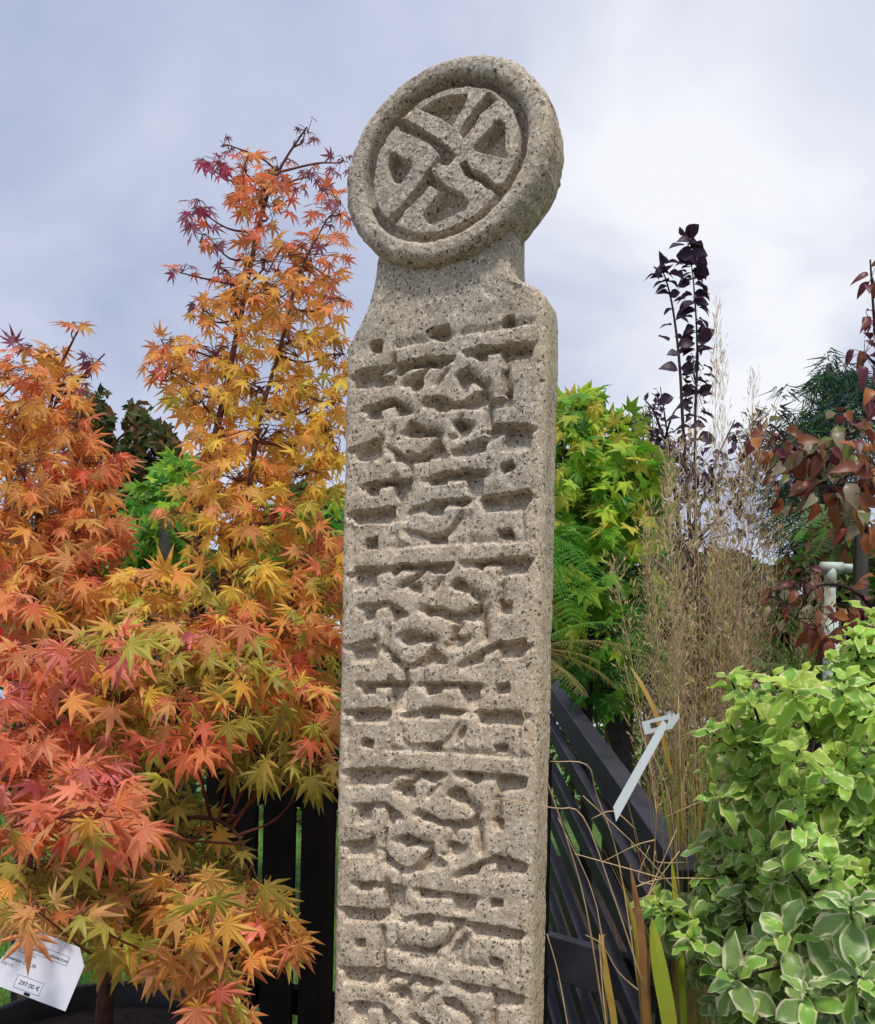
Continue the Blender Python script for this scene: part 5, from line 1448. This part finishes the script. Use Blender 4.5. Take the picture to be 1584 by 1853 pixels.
# ------------------------------------------------------------------ white pipe
pp = thing('white_pipe', 'white plastic pipe with elbow standing behind the russet shrub', 'pipe', (P(1503, 1300, 2.6).x, 2.6, 0))
r_ = 0.0165
m = MB()
c0 = P(1503, 1040, 2.6)
m.tube([Vector((c0.x, 2.6, 0)), Vector((c0.x, 2.6, c0.z + 0.03))], r_, 16); m.build('upright', M['pipe'], pp, smooth=True)
m = MB(); c1 = P(1558, 1029, 2.6); m.tube([Vector((c0.x + 0.02, 2.6, c1.z)), Vector((c1.x, 2.6, c1.z))], r_ * 0.86, 16); m.build('arm', M['pipe'], pp, smooth=True)
m = MB(); m.tube([Vector((c0.x - 0.03, 2.6, c1.z)), Vector((c0.x + 0.035, 2.6, c1.z))], r_ * 1.15, 16)
m.tube([Vector((c0.x, 2.6, c1.z - 0.06)), Vector((c0.x, 2.6, c1.z + 0.005))], r_ * 1.12, 16); m.build('elbow', M['pipe'], pp, smooth=True)

# ------------------------------------------------------------------ trees beyond
def far_tree(name, label, stems, blobs, mats, dep, leaf, bark=M['bark_grey'], needles=False):
    base = P(*stems[0][0][0])
    root = thing(name, label, 'tree', (base.x, base.y, 0), group='trees beyond the garden')
    for i, (pts, r0, r1) in enumerate(stems):
        path = smooth_path([P(*q) for q in pts], 5)
        if i == 0: path = [Vector((path[0].x, path[0].y, 0))] + path
        m = MB(); m.tube(path, np.linspace(r0, r1, len(path)), 8); m.build('trunk' if i == 0 else 'limb', bark, root, smooth=True)
    m = MB()
    for (x, y, rx, ry, n) in blobs:
        for k in range(n):
            a = random.uniform(0, 6.28); rr = random.random() ** 0.45
            # uneven edge: clumps
            p = P(x + rx * rr * math.cos(a), y + ry * rr * math.sin(a), dep + random.gauss(0, 0.35))
            s = leaf * random.uniform(0.6, 1.4)
            mi = random.randrange(len(mats))
            if needles:
                d = (Vector((math.cos(a) * 0.8, random.gauss(0, .5), -0.5)) + rv(0.3)).normalized()
                sd3 = d.cross(rv(1)).normalized() * s * 0.10
                b = len(m.v); m.v += [p - sd3, p + sd3, p + d * s * 2.4 + sd3 * 0.3, p + d * s * 2.4 - sd3 * 0.3]
            else:
                u1 = rv(1).normalized(); u2 = u1.cross(rv(1)).normalized()
                b = len(m.v); m.v += [p - u1 * s, p + u2 * s * 0.45, p + u1 * s, p - u2 * s * 0.45]
            m.f.append((b, b + 1, b + 2, b + 3)); m.m.append(mi)
    o = m.build('crown', mats, root)
FD = [leaf_mat('far_green_dark', (62, 78, 40), 0.03, 0.35, 0.6, 0.35), leaf_mat('far_green', (88, 100, 48), 0.03, 0.35, 0.6, 0.3), leaf_mat('far_bronze', (124, 92, 52), 0.03, 0.35, 0.6, 0.3)]
def clump_blobs(base, n_each, k=7):
    res = []
    for (x, y, rx, ry, w) in base:
        for _ in range(k):
            a = random.uniform(0, 6.28); rr = math.sqrt(random.random()) * 0.8
            res.append((x + rx * rr * math.cos(a), y + ry * rr * math.sin(a), rx * random.uniform(0.25, 0.5), ry * random.uniform(0.25, 0.45), int(n_each * w / k)))
    return res
far_tree('broadleaf_tree', 'dark green and bronze round tree beyond the gap between the maples', [([(230, 1250, 8), (225, 1000, 8), (220, 850, 8)], 0.14, 0.05), ([(225, 960, 8), (290, 850, 8)], 0.06, 0.03)],
         clump_blobs([(200, 780, 70, 60, 1), (270, 830, 70, 60, 1), (160, 790, 60, 60, 1), (230, 900, 130, 70, 2), (340, 870, 50, 50, .8), (160, 960, 150, 70, 1.6), (300, 960, 100, 80, 1.6)], 1500, 10) + [(155, 722, 26, 14, 50), (180, 712, 18, 10, 30), (250, 738, 24, 12, 40), (285, 775, 20, 14, 40)], FD, 8, 0.05)
CD = [leaf_mat('conifer_dark', (34, 62, 50), 0.03, 0.2, 0.6, 0.35), leaf_mat('conifer_green', (72, 112, 50), 0.03, 0.3, 0.6, 0.3), leaf_mat('conifer_blue', (44, 64, 70), 0.03, 0.2, 0.6, 0.3)]
far_tree('conifer_tree', 'dark drooping conifer rising behind the russet shrub', [([(1478, 1300, 6), (1480, 1000, 6), (1490, 800, 6), (1500, 660, 6)], 0.09, 0.02)],
         clump_blobs([(1505, 690, 40, 36, .7), (1480, 760, 70, 50, 1.3), (1440, 800, 60, 50, 1), (1540, 740, 50, 60, 1), (1450, 880, 70, 60, 1.2), (1440, 960, 60, 50, 1), (1540, 860, 60, 80, 1), (1560, 700, 30, 30, .5)], 900, 9) + [(1500, 655, 14, 28, 60), (1420, 706, 20, 12, 36), (1530, 672, 14, 24, 46), (1400, 745, 22, 16, 40), (1465, 712, 12, 20, 36)], CD, 6, 0.045, needles=True)
far_tree('garden_hedge_tree', 'dense green tree far behind the lime shrub and ferns', [([(1120, 1300, 5.5), (1110, 1100, 5.5), (1100, 900, 5.5)], 0.1, 0.05)],
         clump_blobs([(1060, 980, 120, 120, 1.6), (1150, 1080, 130, 120, 1.6), (1060, 1180, 130, 100, 1.4), (1250, 1180, 140, 110, 1.4), (1380, 1190, 130, 90, 1.2), (1320, 1080, 110, 90, 1.4), (1450, 1080, 110, 90, 1.4), (1560, 1090, 90, 110, 1.4), (1500, 990, 70, 50, .8)], 1500, 12), FD + [GM[3][0]], 5.5, 0.05)
far_tree('laurel_tree', 'dark leafy tree filling the shade behind the tall maple', [([(330, 1400, 4.6), (330, 1200, 4.6), (320, 1050, 4.6)], 0.08, 0.04)],
         clump_blobs([(60, 1080, 110, 90, 1.6), (200, 1100, 110, 80, 1.5), (340, 1080, 110, 80, 1.5), (480, 1060, 110, 100, 1.6), (580, 1040, 70, 110, 1.2), (100, 1200, 130, 90, 1.5), (300, 1220, 130, 90, 1.5), (500, 1220, 130, 90, 1.5), (560, 940, 60, 60, .8)], 1500, 12), [FD[0], FD[1], GM[3][0]], 4.6, 0.05)
# hedge closing the garden, low
hm = MB()
for k in range(26000):
    x = random.uniform(-7.0, 7.5)
    yb = 9.5 + 0.4 * math.sin(x * 1.3)
    z = random.random() ** 0.8 * (1.72 + 0.16 * math.sin(x * 2.1) + 0.09 * math.sin(x * 5.3 + 1))
    p = Vector((x, yb - random.random() ** 2 * 0.9 + 0.3 * math.sin(z * 3 + x), z))
    u1 = rv(1).normalized(); u2 = u1.cross(rv(1)).normalized(); s = random.uniform(0.03, 0.075)
    b = len(hm.v); hm.v += [p - u1 * s, p + u2 * s * 0.5, p + u1 * s, p - u2 * s * 0.5]; hm.f.append((b, b + 1, b + 2, b + 3)); hm.m.append(random.randrange(4))
hr = thing('hedge', 'long dark green hedge closing the lawn behind the plants', 'hedge', (0, 9.8, 0))
hm.build('foliage', FD + [GM[3][0]], hr)
m = MB()
for x in np.arange(-6.8, 7.4, 0.7):
    m.tube([Vector((x, 9.7, 0)), Vector((x + random.uniform(-.1, .1), 9.75, 0.9)), Vector((x + random.uniform(-.2, .2), 9.75, 1.5))], [0.03, 0.022, 0.012], 6)
m.build('stems', M['bark_grey'], hr, smooth=True)
